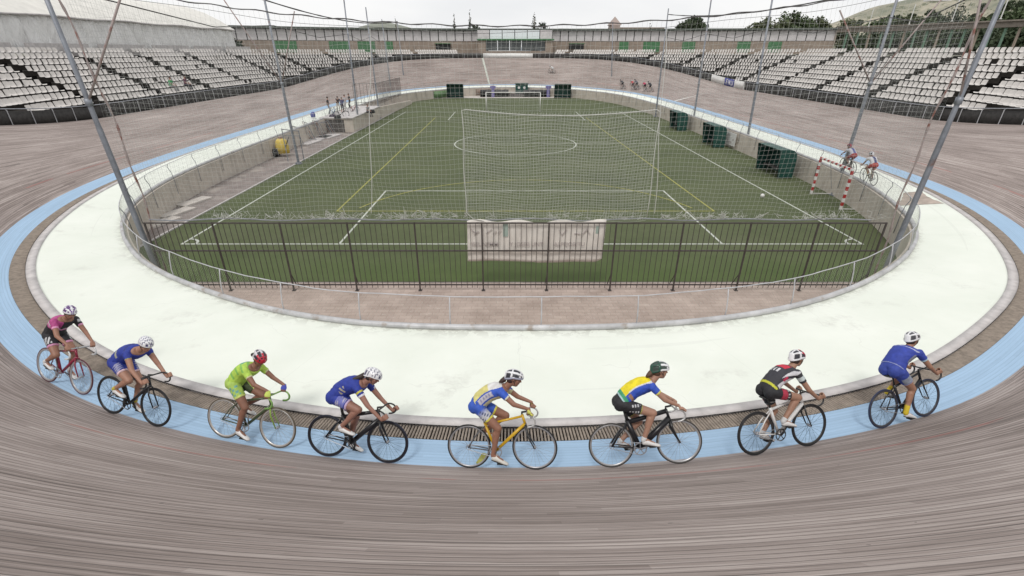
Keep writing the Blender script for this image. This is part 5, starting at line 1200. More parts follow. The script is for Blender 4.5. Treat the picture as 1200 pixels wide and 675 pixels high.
def face_col(v, skin, Hc, f, u, l, s=1.0):
    c = np.tile(np.array(skin), (len(v), 1))
    for sg in (-1, 1):
        d = np.linalg.norm(v-(Hc+f*.086*s+l*sg*.032*s+u*.002*s), axis=1); c[d < .012*s] = (.04, .03, .025)
        d = np.linalg.norm((v-(Hc+f*.09*s+l*sg*.034*s+u*.024*s))/np.array([1, 1, 1]), axis=1); c[d < .010*s] = np.array(skin)*.35
    d = np.linalg.norm(v-(Hc+f*.092*s-u*.066*s), axis=1); c[d < .017*s] = np.array(skin)*np.array((.95, .6, .6))
    return c
def rot_basis(yaw, tilt):
    f = np.array((math.cos(tilt)*math.cos(yaw), math.cos(tilt)*math.sin(yaw), -math.sin(tilt))); l = nrm(np.cross((0, 0, 1), f)); u = np.cross(f, l); return f, u, l
def helmet(parent, Hc, f, u, l, style, s=1.0, hole=.35):
    nu, nv = 56, 26; V = []; Cc = []
    c0 = Hc+u*.030*s
    for j in range(nv+1):
        t = j/nv*R(102)
        for k in range(nu):
            a = 2*math.pi*k/nu; x = math.sin(t)*math.cos(a); y = math.sin(t)*math.sin(a); z = math.cos(t)
            lat = math.atan2(y, z if z > .05 else .05); 
            if style['pat'] == 'dots': hole_ = (math.sin(x*15+ (0 if math.sin(y*17) > 0 else 1.6)) > .30) and abs(math.sin(y*17+.3)) > .45 and z > -.02
            else: hole_ = abs(math.sin(lat*3.6+.02)) > .60 and -.85 < x < .85 and z > .02 and abs(math.sin(x*3.4+.9)) > .22
            rr = 1-(.09 if hole_ else 0)
            drop = -.10*max(0, -x)*(t > R(80))
            p = c0+(f*(.138 if x > 0 else .150)*x+l*.098*y+u*(.104*z+drop*.6))*rr*s; V.append(p)
            col = style['hole'] if hole_ else style['fn'](x, y, z); Cc.append((*col, 1))
    F = [(j*nu+k, j*nu+(k+1) % nu, (j+1)*nu+(k+1) % nu, (j+1)*nu+k) for j in range(nv) for k in range(nu)]
    n0 = len(V); F += [tuple(n0-nu+k for k in range(nu))]
    m = MB(); m.add(V, F); o = m.build('helmet', HELM, parent, True); ca_ = o.data.color_attributes.new('Col', 'FLOAT_COLOR', 'POINT'); ca_.data.foreach_set('color', np.array(Cc, np.float32).ravel())
    m = MB()
    for sg in (-1, 1): m.tube([Hc+l*sg*.086*s+u*.01*s+f*.03*s, Hc+l*sg*.070*s-u*.06*s+f*.025*s, Hc+l*sg*.015*s-u*.120*s+f*.045*s], .004, 5); m.tube([Hc+l*sg*.088*s+u*.01*s-f*.03*s, Hc+l*sg*.072*s-u*.055*s+f*.02*s], .004, 5)
    m.build('strap', MAT['black'], o)
    return o
def cyclist(M, label, kit, pose, voxel=.0075, group=None, detail=True):
    root = bpy.data.objects.new('person', None); COL.objects.link(root); root.matrix_world = M; tag(root, label, 'person', group); root.empty_display_size = .1
    H = np.array((pose['hip'][0], 0, pose['hip'][1])); Sh = np.array((pose['sh'][0], 0, pose['sh'][1])); Hc = np.array((pose['head'][0], pose['head'][2] if len(pose['head']) > 2 else 0, pose['head'][1]))
    a = nrm(Sh-H); LT = np.linalg.norm(Sh-H); pn = np.array((-a[2], 0, a[0])); Y = np.array((0, 1, 0)); bulk = kit.get('bulk', 1.0)
    f, u, l = rot_basis(pose.get('yaw', 0), pose.get('tilt', .35))
    def spine(t): return H+a*LT*t+pn*(.055*math.sin(math.pi*min(1, max(0, t))**.9))
    def rings(g, t0, t1):
        R_ = []
        prof = [(-.16, .08, .07), (-.12, .125, .105), (-.03, .165, .128), (.10, .162, .134), (.25, .150, .128), (.42, .147, .126), (.60, .158, .130), (.78, .169, .128), (.92, .172, .106), (1.02, .135, .075), (1.08, .075, .058)]
        P = np.array(prof)
        for t in np.linspace(t0, t1, 14): R_.append((spine(t), Y*(np.interp(t, P[:, 0], P[:, 1])*bulk+g), nrm(pn)*(np.interp(t, P[:, 0], P[:, 2])*bulk+g)))
        return R_
    feet = []; kn = []; hj = []
    for sd, ca_ in ((-1, pose['crank']), (1, pose['crank']+180)):
        c_ = R(ca_); ped = BBP+np.array((.165*math.cos(c_), sd*.112, .165*math.sin(c_)))
        tl = pose.get('heel', .35)*(1 if math.sin(c_) < .3 else .6); ank = ped+np.array((-.125*math.cos(tl)+.03*math.sin(tl), 0, .085+.125*math.sin(tl)*.8)); hp = H+np.array((.015, sd*.088, -.02))
        k_ = ik(hp, ank, .425, .415, (1, sd*.08, .35)); feet.append((ank, ped, tl)); kn.append(k_); hj.append(hp)
    arms = []
    for sd in (-1, 1):
        G = np.array((pose['hand'][0], sd*pose['hand'][2], pose['hand'][1])); s_ = spine(.93)+np.array((0.0, sd*.165*bulk, -.015)); fd0 = nrm(G-s_); gd = np.array(pose.get('gdir', (.62, 0, -.78)))
        d_ = nrm(fd0-gd*(fd0@gd)); n_ = np.cross(gd, d_); n_ = n_ if n_@np.array((0, sd*.6, .8)) > 0 else -n_
        W_ = G+n_*.026-d_*.075; Dk = min(.58, max(.42, np.linalg.norm(W_-s_)*1.03)); e_ = ik(s_, W_, Dk*.525, Dk*.475, (-.25, sd*.55, -.6) if not pose.get('straight') else (-.3, sd*.3, -.3)); arms.append((s_, e_, W_, G, gd, nrm(W_-e_)))
    skin = kit['skin']
    b = MB(); b.loft(rings(-.006, -.14, 1.05), 24)
    for i, sd in enumerate((-1, 1)):
        b.cap(hj[i], kn[i], .092*bulk, .059, 14); b.ell(hj[i]+np.array((-.045, -sd*.012, .0)), ((.088*bulk, 0, 0), (0, .078*bulk, 0), (0, 0, .088*bulk)), 14, 10)
        b.cap(hj[i]*.55+kn[i]*.45+np.array((0, 0, -.004)), kn[i]*.8+hj[i]*.2, .077, .060, 12); b.cap(kn[i], feet[i][0], .052, .033, 12)
        cd_ = nrm(np.cross(nrm(feet[i][0]-kn[i]), (0, 1, 0))); cd_ = cd_ if cd_[0] < 0 else -cd_
        b.cap(kn[i]*.78+feet[i][0]*.22+cd_*.018, kn[i]*.48+feet[i][0]*.52+cd_*.012, .050, .039, 12); b.ell(kn[i]+np.array((.012, 0, .004)), ((.045, 0, 0), (0, .043, 0), (0, 0, .05)), 10, 8)
        ank, ped, tl = feet[i]; b.cap(ank, ped+np.array((.03, 0, .04)), .033, .025, 10)
        s_, e_, W_, G, gd, fd = arms[i]; b.cap(s_, e_, .050*bulk, .038, 12); b.ell(s_, ((.056, 0, 0), (0, .056, 0), (0, 0, .056)), 12, 8); b.cap(e_, e_*.3+W_*.7, .036, .028, 12); b.cap(e_*.3+W_*.7, W_, .028, .023, 12); hand(b, W_, G, gd, fd, sd)
    nb = spine(.98); b.cap(nb, Hc-u*.055-f*.02, .058, .050, 12); head_parts(b, Hc, f, u, l)
    remeshed(b, voxel, 3, 'body', root, SKINM, lambda v: face_col(v, skin, Hc, f, u, l))
    def info(v): q = v-H; t = (q@a)/LT; w2 = q@pn-.055*np.sin(math.pi*np.clip(t, 0, 1)); return t, v[:, 1], w2
    # jersey
    j = MB(); j.loft(rings(.006, .02, 1.0), 28); sl_ = kit.get('sleeve', .52)
    for i in (0, 1): s_, e_, *_ = arms[i]; j.ell(s_, ((.062, 0, 0), (0, .062, 0), (0, 0, .062)), 14, 10); j.cap(s_, s_+(e_-s_)*sl_, .060*bulk, .051, 14, ends=(1, 0)); j.cap(spine(.80)+Y*(-.08 if i == 0 else .08), s_, .075, .058, 12)
    def jcol(v):
        t, y, w2 = info(v); st = np.full(len(v), -1.0)
        for i in (0, 1):
            s_, e_, *_ = arms[i]; tt, dd = seg_t(v, s_, e_); k_ = (dd < .075) & (np.abs(y) > .165*bulk*.93) & (tt > .0); st = np.where(k_, np.maximum(st, tt/sl_), st)
        return kit['jersey'](t, y, w2, st)
    remeshed(j, voxel*1.15, 2, 'jersey', root, CLOTH, jcol)
    s2 = MB(); s2.loft(rings(.004, -.15, .13), 24); cf = kit.get('short', .60)
    for i, sd in enumerate((-1, 1)):
        s2.cap(hj[i], hj[i]+(kn[i]-hj[i])*cf, .100*bulk, .083*bulk, 16, ends=(1, 0)); s2.ell(hj[i]+np.array((-.05, -sd*.012, .0)), ((.104*bulk, 0, 0), (0, .094*bulk, 0), (0, 0, .107*bulk)), 14, 10)
    def scol(v):
        t, y, w2 = info(v); best = np.full(len(v), -1.0); 
        for i in (0, 1): tt, dd = seg_t(v, hj[i], kn[i]); k_ = (y*(-1, 1)[i] > 0); best = np.where(k_, tt/cf, best)
        return kit['shorts'](t, y, w2, best, v)
    remeshed(s2, voxel*1.15, 6, 'shorts', root, CLOTH, scol)
    for i in (0, 1):
        ank, ped, tl = feet[i]; dr = nrm(np.array((math.cos(tl), 0, -math.sin(tl)))); up = np.array((math.sin(tl), 0, math.cos(tl))); c0 = ped+up*.045
        sh = MB(); sh.loft([(c0-dr*.15+up*.0, Y*.018, up*.022), (c0-dr*.135, Y*.033, up*.042), (c0-dr*.09+up*.005, Y*.036, up*.047), (c0-dr*.03-up*.004, Y*.040, up*.034), (c0+dr*.04-up*.012, Y*.044, up*.026), (c0+dr*.09-up*.016, Y*.038, up*.020), (c0+dr*.118-up*.018, Y*.018, up*.012)], 14)
        o = sh.build('shoe', cmat('shoe_upper', kit.get('shoe', (.68, .67, .66)), .45), root, True); x = MB(); x.loft([(c0-dr*.14-up*.040, Y*.028, up*.006), (c0-up*.038, Y*.040, up*.006), (c0+dr*.10-up*.034, Y*.034, up*.006)], 10); x.build('sole', MAT['black'], o)
        if kit.get('sock'):
            x = MB(); x.cap(ank-(ank-kn[i])*(-.02), ank+(kn[i]-ank)*kit.get('sockh', .22), .038, .0385, 12, ends=(1, 0)); x.build('sock', cmat('sock_knit', kit['sock'], .8), root, True)
    if kit.get('glove'):
        for i, sd in enumerate((-1, 1)):
            gc = kit['glove'][i]
            if gc is None: continue
            s_, e_, W_, G, gd, fd = arms[i]; d = nrm(fd-gd*(fd@gd)); n = np.cross(gd, d); n = n if n@np.array((0, sd*.6, .8)) > 0 else -n; K_ = G+n*.031-d*.006
            x = MB(); x.loft([(W_-d*.01, gd*.030, n*.023), (W_*.5+K_*.5, gd*.041, n*.021), (K_-d*.01, gd*.046, n*.020), (K_+d*.014, gd*.043, n*.015), (K_+d*.03-n*.012, gd*.040, n*.012)], 14); x.build('glove', cmat('glove_fabric', gc, .8), root, True)
    helmet(root, Hc, f, u, l, kit['helmet'])
    if kit.get('hair'):
        x = MB(); hc = kit['hair']; x.ell(Hc-f*.045-u*.035, (f*.062, l*.072, u*.062), 14, 10); ln = kit.get('tail', .0)
        if ln > 0:
            bk = Hc-f*.105-u*.03; td = nrm(-f*.55-u*.75) if kit.get('taildir') is None else nrm(kit['taildir']); x.tube([bk+f*.03, bk-f*.015+np.array((0, 0, .006)), bk+td*ln*.35, bk+td*ln*.7+np.array((0, -.01, 0)), bk+td*ln], [.026, .038, .042, .032, .010], 10)
        x.build('hair', cmat('hair', hc, .6, var=.4), root, True)
    if kit.get('glasses'):
        x = MB(); P = [Hc+f*(.030+.066*math.cos(t))+l*.078*math.sin(t)*1.02+u*.004 for t in np.linspace(-1.45, 1.45, 13)]; x.tube(P, [.008]+[.0155]*11+[.008], 6, up=u); x.build('sunglasses', MAT['black'], root, True)
    return root
def col_sel(n, base): return np.tile(np.array(base, float), (n, 1))
def nz3(t, y, k=9, s=0): return np.sin(t*k*3.1+s)*np.cos(y*k*9+1.3*s)
BLUE_ = (.020, .040, .29); YEL = (.72, .60, .05); WHT = (.66, .66, .68); BLK = (.018, .018, .022)
def jersey1(t, y, w, st):
    c = col_sel(len(t), BLK); c[(y < .02)] = (.42, .06, .22); c[(y > -.06) & (y <= .02) & (w < 0)] = BLK; c[(st > .78) & (y < 0)] = (.70, .30, .48); c[(t < .42) & (y < .04)] = BLK
    c[(np.abs(t-.52) < .05)] = (.60, .25, .42); c[(st > .80) & (y > 0)] = (.70, .32, .5); c[(st > .2) & (st < .55) & (y > 0)] = (.5, .5, .52); c[(np.abs(t-.60) < .02) & (np.sin(y*70) > 0)] = WHT; return c
def shorts1(t, y, w, s, v): c = col_sel(len(t), BLK); c[(s > .86)] = (.62, .28, .44); c[(s > .25) & (s < .78) & (np.abs(np.abs(y)-.17) < .035) & (np.sin(v[:, 0]*150+v[:, 2]*60) > .0)] = WHT; return c
def jersey2(t, y, w, st): c = col_sel(len(t), BLUE_); c[(st > .90)] = (.45, .42, .15); c[(np.abs(t-.62) < .06) & (w < .03) & (np.abs(y) < .11) & (np.sin(y*80+t*50) > .1)] = (.45, .45, .48); c[(np.abs(t-.86) < .03)] = (.02, .03, .18); c[(t > .3) & (t < .4) & (np.abs(y) > .12) & (w > -.02)] = (.35, .36, .30); return c
def shorts2(t, y, w, s, v): c = col_sel(len(t), BLUE_); c[(s > .88)] = (.72, .52, .55); k = (s > .3) & (s < .85) & (np.abs(y) > .11); c[k & (np.sin(v[:, 0]*75+s*7)*np.sin(s*21+.5) > .05)] = (.30, .30, .42); return c
LIME = (.42, .62, .09)
def jersey3(t, y, w, st): c = col_sel(len(t), LIME); k = (np.sin(t*23+y*31) > .55) & (w > -.03); c[k] = (.22, .48, .10); c[(st > .84)] = (.62, .60, .35); c[(np.abs(t-.78) < .05) & (np.abs(y) < .09) & (w > 0)] = (.08, .30, .22); c[t < .07] = (.30, .45, .08); return c
def shorts3(t, y, w, s, v): c = col_sel(len(t), (.40, .58, .12)); c[(s > .88)] = (.60, .66, .20); k = (s > .2) & (s < .82) & (np.abs(y) > .13); c[k & (np.sin(v[:, 0]*70+v[:, 2]*30)*np.sin(s*18) > .1)] = (.16, .38, .34); c[(np.abs(y) < .05) & (s > .1)] = (.05, .07, .03); return c
def jersey4(t, y, w, st): c = col_sel(len(t), BLUE_); c[(st > .82)] = (.68, .66, .72); c[(st > .45) & (st < .62)] = (.55, .50, .06); k = (t > .30) & (t < .52) & (np.abs(y) > .10) & (w > -.06) & (w < .04); c[k & (np.sin(t*50+w*60) > .1)] = (.40, .36, .26); return c
def shorts4(t, y, w, s, v): c = col_sel(len(t), BLUE_); c[(s > .90)] = (.60, .45, .62); k = (s > .28) & (s < .82) & (np.abs(y) > .125); c[k] = (.16, .17, .46); c[k & (np.sin(v[:, 0]*80+s*5)*np.sin(s*17) > .25)] = (.42, .40, .48); return c
def jersey5(t, y, w, st):
    c = col_sel(len(t), (.66, .60, .22)); k = (t > .60) & (w > .0); c[k] = (.68, .67, .66); k = (np.abs(y) > .085) & (w < .055) & (t > .05); c[k] = (.035, .10, .50); k = (np.abs(y) > .10) & (w < .035) & (w > -.045) & (t > .14) & (t < .66); c[k] = (.55, .53, .60); k2 = k & (np.sin(t*60) > .2) & (np.abs(w) < .02); c[k2] = (.30, .30, .45)
    c[w < -.07] = (.62, .58, .35); c[(st > 0)] = (.035, .10, .50); c[(st > .84)] = (.66, .64, .50); return c
def shorts5(t, y, w, s, v): c = col_sel(len(t), (.035, .10, .48)); k = (s > .25) & (s < .9) & (np.abs(y) > .10); g = np.clip((s-.25)/.35, 0, 1)[:, None]; c = np.where(k[:, None], c*(1-g)+np.array((.55, .56, .60))*g, c); c[k & (np.sin(v[:, 0]*90)*np.sin(s*24) > .35)] = (.08, .10, .2); c[(s > .88)] = (.62, .55, .08); return c
def jersey6(t, y, w, st):
    c = col_sel(len(t), (.80, .66, .02)); k = (np.abs(y) > .075) & (w < .050) | (w < -.02); c[k] = (.03, .085, .48); c[(t < .17) & (w > -.03)] = (.05, .32, .16); c[(t < .07)] = (.42, .60, .62); c[(st > 0)] = (.03, .085, .48); c[(st > .80)] = (.70, .64, .12); k = (np.abs(y) > .10) & (t > .24) & (t < .33) & (w < .03); c[k] = (.35, .20, .12); k = (np.abs(w-.052) < .008) & (np.abs(y) > .05) & (t > .3); c[k] = (.66, .66, .66); return c
def shorts6(t, y, w, s, v): c = col_sel(len(t), BLK); k = (s > .35) & (s < .85) & (np.abs(y) > .14) & (np.abs(((v[:, 2]*11) % 1)-.5) < .2) & (np.sin(v[:, 0]*160) > -.2); c[k] = (.50, .50, .52); c[(s > .94)] = (.40, .38, .10); return c
def jersey7(t, y, w, st):
    c = col_sel(len(t), (.035, .035, .045)); k = (w < .045-.0*t) & (np.abs(y) > .06) & (t > .15) & (np.sin(t*9+w*50) > -.35); c[k] = (.62, .61, .64); k2 = (w > .05) & (t > .72) & (t < .93) & (np.abs(y) < .10); c[k2] = (.55, .03, .06); k3 = (w > .04) & (t > .50) & (t < .66) & (np.abs(y) < .08) & (np.sin(y*110) > 0); c[k3] = WHT; k4 = (np.abs(t-.5) < .09) & (np.abs(y) > .09) & (np.abs(w) < .02); c[k4] = (.45, .03, .08); c[(t < .10)] = (.55, .55, .05); c[(st > 0)] = (.03, .03, .035); c[(st > .35) & (st < .75)] = (.50, .56, .56); return c
def shorts7(t, y, w, s, v): c = col_sel(len(t), BLK); k = (s > .35) & (s < .72) & (np.abs(y) > .12); c[k] = (.38, .03, .06); c[(s > .75) & (s < .88) & (np.sin(v[:, 2]*150) > .3)] = (.4, .4, .4); return c
def jersey8(t, y, w, st): c = col_sel(len(t), (.03, .055, .34)); c[(np.abs(t-.86) < .02) & (w > .02)] = (.42, .45, .62); c[t < .05] = (.30, .33, .55); k = (np.abs(y) > .12) & (t > .35) & (t < .75) & (w < .0); c[k] = (.20, .22, .28); c[(st > .80)] = (.45, .62, .70); return c
def shorts8(t, y, w, s, v): c = col_sel(len(t), (.035, .062, .32)); k = (s > .45) & (s < .9) & (np.abs(y) > .13); c[k] = (.26, .29, .36); c[s > .93] = (.46, .42, .56); return c
def hf(main, alt=None, cond=None): return lambda x, y, z: (alt if (cond and cond(x, y, z)) else main)
DK = (.03, .03, .04)
HW = (.74, .74, .76)
KITS = [
 dict(skin=(.30, .15, .10), jersey=jersey1, shorts=shorts1, helmet=dict(pat='stripes', hole=(.10, .04, .16), fn=hf(HW, (.16, .06, .28), lambda x, y, z: math.sin(x*7+abs(y)*9) > .75)), glasses=1, sock=(.62, .62, .62), sockh=.2, shoe=(.66, .66, .66), bulk=1.0),
 dict(skin=(.36, .19, .13), jersey=jersey2, shorts=shorts2, helmet=dict(pat='dots', hole=(.05, .05, .16), fn=hf(HW)), glasses=1, sock=(.50, .42, .06), sockh=.14, bulk=1.04, sleeve=.34),
 dict(skin=(.24, .115, .075), jersey=jersey3, shorts=shorts3, helmet=dict(pat='stripes', hole=DK, fn=hf((.62, .60, .62), (.45, .02, .04), lambda x, y, z: x > .15)), hair=(.02, .013, .01), tail=.10, taildir=(-1, 0, .1), glove=[(.50, .60, .12), (.06, .08, .42)], bulk=1.0),
 dict(skin=(.30, .15, .11), jersey=jersey4, shorts=shorts4, helmet=dict(pat='dots', hole=(.08, .08, .14), fn=hf(HW)), hair=(.035, .02, .015), tail=.24, taildir=(-.9, -.45, -.35), sock=(.60, .60, .62), sockh=.06, bulk=1.05),
 dict(skin=(.27, .13, .085), jersey=jersey5, shorts=shorts5, helmet=dict(pat='stripes', hole=DK, fn=hf(HW, (.35, .36, .45), lambda x, y, z: z < .12)), hair=(.04, .018, .015), tail=.13, taildir=(-1, -.3, -.45), glove=[(.55, .55, .12), (.45, .50, .10)], bulk=.97, shoe=(.62, .60, .55)),
 dict(skin=(.36, .20, .14), jersey=jersey6, shorts=shorts6, helmet=dict(pat='stripes', hole=(.04, .06, .05), fn=hf(HW, (.02, .075, .05), lambda x, y, z: x < -.15)), hair=(.09, .045, .025), tail=.13, taildir=(-.9, -.2, -.5), sock=(.60, .60, .60), sockh=.10, bulk=.95),
 dict(skin=(.34, .19, .13), jersey=jersey7, shorts=shorts7, helmet=dict(pat='stripes', hole=DK, fn=hf(HW, (.50, .02, .05), lambda x, y, z: x > -.05 and z > .1)), hair=(.03, .02, .015), sock=(.55, .55, .55), sockh=.12, bulk=.95),
 dict(skin=(.34, .18, .12), jersey=jersey8, shorts=shorts8, helmet=dict(pat='stripes', hole=(.06, .06, .07), fn=hf(HW)), hair=(.03, .02, .015), sock=(.62, .46, .03), sockh=.36, bulk=1.08),
]
POSES = [
 dict(hip=(-.30, .99), sh=(.03, 1.34), head=(.15, 1.49), hand=(.46, .893, .19), gdir=(.30, .95, -.0), crank=150, yaw=-.25, tilt=.15),
 dict(hip=(-.30, .98), sh=(.10, 1.23), head=(.25, 1.37), hand=(.53, .845, .20), crank=115, yaw=-.25, tilt=.30),
 dict(hip=(-.28, .99), sh=(.04, 1.26), head=(.13, 1.42), hand=(.44, .893, .185), gdir=(.85, .5, -.1), crank=-75, yaw=-.45, tilt=.50),
 dict(hip=(-.34, 1.00), sh=(.09, 1.22), head=(.24, 1.34), hand=(.545, .80, .203), crank=95, yaw=0, tilt=.40),
 dict(hip=(-.33, .98), sh=(.09, 1.22), head=(.23, 1.37), hand=(.47, .885, .197), gdir=(.8, 0, -.5), crank=-62, yaw=0, tilt=.25),
 dict(hip=(-.31, .98), sh=(.14, 1.24), head=(.27, 1.41), hand=(.51, .865, .20), gdir=(.7, 0, -.6), crank=20, yaw=0.1, tilt=.10),
 dict(hip=(-.28, .98), sh=(.13, 1.25), head=(.25, 1.41), hand=(.52, .855, .20), crank=55, yaw=.15, tilt=.15),
 dict(hip=(-.28, .98), sh=(.10, 1.26), head=(.18, 1.42), hand=(.50, .865, .20), crank=-75, yaw=.1, tilt=.15),
]
BK = [
 dict(frame=(.26, .02, .05), fork=(.26, .02, .05), tyre=(.10, .03, .04), rim=(.45, .45, .46), bar=(.48, .48, .48), tape=(.60, .60, .60)),
 dict(frame=(.015, .015, .018), fork=(.015, .015, .018), tyre=(.012, .012, .014), rim=(.02, .02, .022), bar=(.02, .02, .02), deep=.02),
 dict(frame=(.05, .07, .03), fork=(.22, .34, .04), tyre=(.10, .08, .055), rim=(.52, .50, .48), bar=(.20, .34, .08), tape=(.16, .30, .08), deep=.02),
 dict(frame=(.012, .012, .015), fork=(.012, .012, .02), tyre=(.012, .014, .03), rim=(.015, .015, .018), bar=(.02, .02, .02), deep=.022, fat=1.6),
 dict(frame=(.62, .38, .02), fork=(.04, .04, .04), tyre=(.02, .02, .02), rim=(.36, .36, .38), bar=(.55, .55, .55), deep=.016, stays=(.10, .10, .11)),
 dict(frame=(.012, .012, .012), fork=(.012, .012, .012), tyre=(.05, .045, .04), rim=(.42, .42, .43), bar=(.50, .50, .50), deep=.018, fat=1.9),
 dict(frame=(.66, .65, .64), fork=(.02, .02, .02), tyre=(.012, .012, .013), rim=(.03, .03, .03), bar=(.03, .03, .03), deep=.022, fat=1.1),
 dict(frame=(.015, .015, .018), fork=(.015, .015, .018), tyre=(.02, .03, .07), rim=(.05, .05, .06), bar=(.025, .025, .03), deep=.025),
]
CONT = [((-8.85, 7.43), (-7.95, 7.078)), ((-6.85, 6.429), (-5.918, 6.139)), ((-4.687, 5.96), (-3.711, 5.732)), ((-2.858, 5.548), (-1.854, 5.388)),
        ((-.592, 5.253), (.41, 5.131)), ((1.537, 5.145), (2.522, 5.147)), ((3.686, 5.306), (4.697, 5.576)), ((6.273, 6.129), (7.242, 6.435))]
RL_ = ['cyclist in a pink and black jersey and white-purple helmet, leftmost of the line', 'cyclist in a sleeveless blue kit with white dotted helmet, second from the left', 'cyclist in a lime green kit with red and white helmet and dark ponytail', 'cyclist in a blue kit with white cuffs, white dotted helmet and long brown ponytail',
       'cyclist in yellow and white jersey with blue sides in the centre of the line', 'cyclist in a yellow back jersey with blue sides, green hem and black shorts', 'cyclist in a black, white and red jersey on the white bicycle', 'cyclist in plain royal blue kit with yellow socks, rightmost of the line']
BL_ = ['dark red track bicycle with white bar tape under the pink and black rider', 'black track bicycle with deep black rims under the sleeveless blue rider', 'black and lime green track bicycle with tan tyres under the lime green rider', 'thick-tubed black track bicycle with deep rims under the blue rider with a long ponytail',
       'yellow track bicycle with silver drop bars in the centre of the line', 'black aero track bicycle with silver rims under the yellow and blue rider', 'white track bicycle with black wheels under the black, white and red rider', 'black track bicycle with blue-black tyres under the rider in yellow socks']
def frame_from(A, B, lean):
    A = Vector(A); B = Vector(B); x = (B-A).normalized(); upv = Vector((0, 0, 1)); y = upv.cross(x).normalized(); z = x.cross(y)
    M = Matrix((x, y, z)).transposed().to_4x4(); M.translation = (A+B)/2
    return M @ Matrix.Rotation(-lean, 4, 'X')
LEAN = [20, 20, 21, 22, 23, 23, 22, 21]
for k in range(8):
    A, B = CONT[k]
    za_ = [surf_z(p[0], p[1])[0]+.004 for p in (A, B)]; A = (A[0], A[1], za_[0]); B = (B[0], B[1], za_[1])
    M = frame_from(A, B, R(LEAN[k])); bk = dict(BK[k]); bicycle(M, BL_[k], crank_deg=POSES[k]['crank'], group='track bicycles of the riding line', **bk)
    cyclist(M, RL_[k], KITS[k], POSES[k], group='cyclists riding in a line round the near bend')
# farther riders
def surf_pt(px, py):
    d = pxdir(px, py); o = np.array((0, 0, CAMZ)); t = 5.0
    while t < 130:
        p = o+d*t
        if p[1] > 10:
            z, i, of = surf_z(p[0], p[1])
            if of > -lerp_arr(DR, U[i]) and p[2] <= z and of < W[i]: return p, i, of
        t += .05
    return None
def mono(c): return dict(j=lambda t, y, w, st: col_sel(len(t), c))
def far_kit(jc, sc, hc, skin=(.32, .18, .13), stripe=None):
    def jf(t, y, w, st):
        c = col_sel(len(t), jc)
        if stripe: c[(np.abs(y) < .05)] = stripe
        return c
    return dict(skin=skin, jersey=jf, shorts=lambda t, y, w, s, v: col_sel(len(t), sc), helmet=dict(pat='stripes', hole=DK, fn=hf(hc)), sock=(.5, .5, .5), sockh=.1)
def far_rider(px, py, kit, pose, bl, rl, bk, lean, off_=None):
    r = surf_pt(px, py)
    if r is None: print('no surf', px, py); return
    p, i, of = r; s = U[i]; a = at_curve(s-.49, of); b = at_curve(s+.49, of); A = (*a, surf_z(*a)[0]+.004); B = (*b, surf_z(*b)[0]+.004); M = frame_from(A, B, R(lean))
    bicycle(M, bl, crank_deg=pose['crank'], spokes=12, group='bicycles of the distant riders', **bk); cyclist(M, rl, kit, pose, voxel=.016, group='distant riders on the track')
far_rider(990, 202, far_kit((.50, .50, .56), (.30, .04, .04), (.30, .04, .06), stripe=(.06, .08, .25)), POSES[4], 'bicycle of the rider behind the grey pole on the right straight', 'distant cyclist in white and blue with dark red helmet by the grey pole', BK[5], 6)
far_rider(1018, 216, far_kit((.58, .58, .60), (.38, .05, .04), (.66, .66, .68), stripe=(.04, .05, .15)), POSES[7], 'bicycle of the nearer rider on the right straight, above the striped goal', 'distant cyclist in white jersey and orange-red shorts above the striped goal', BK[4], 6)
for j, (px, py, kc, lb) in enumerate([(731, 104, (.05, .05, .06), 'first dark clad rider, leftmost of the five in the far right bend'), (743, 105, (.45, .05, .06), 'rider in red, second of the five in the far right bend'), (748, 104.5, (.12, .12, .14), 'rider in dark grey, middle of the five in the far right bend'),
      (757, 107, (.42, .05, .10), 'rider in red and black, fourth of the five in the far right bend'), (764, 107.5, (.04, .04, .05), 'dark clad rider, rightmost of the five in the far right bend')]):
    far_rider(px, py, far_kit(kc, BLK, (.45, .45, .47) if j % 2 else (.10, .10, .1)), POSES[(j*3+1) % 8], 'tiny bicycle, '+['first from the left of the five in the far right bend', 'second from the left of the five in the far right bend', 'middle one of the five in the far right bend', 'fourth from the left of the five in the far right bend', 'rightmost of the five in the far right bend'][j], lb, BK[(j*2+1) % 8], 24)
far_rider(648, 86, far_kit((.6, .6, .6), (.5, .5, .5), (.6, .6, .6)), POSES[4], 'tiny bicycle of the lone white clad rider high on the far bend', 'lone white clad rider high on the far bend right of centre', BK[6], 24)

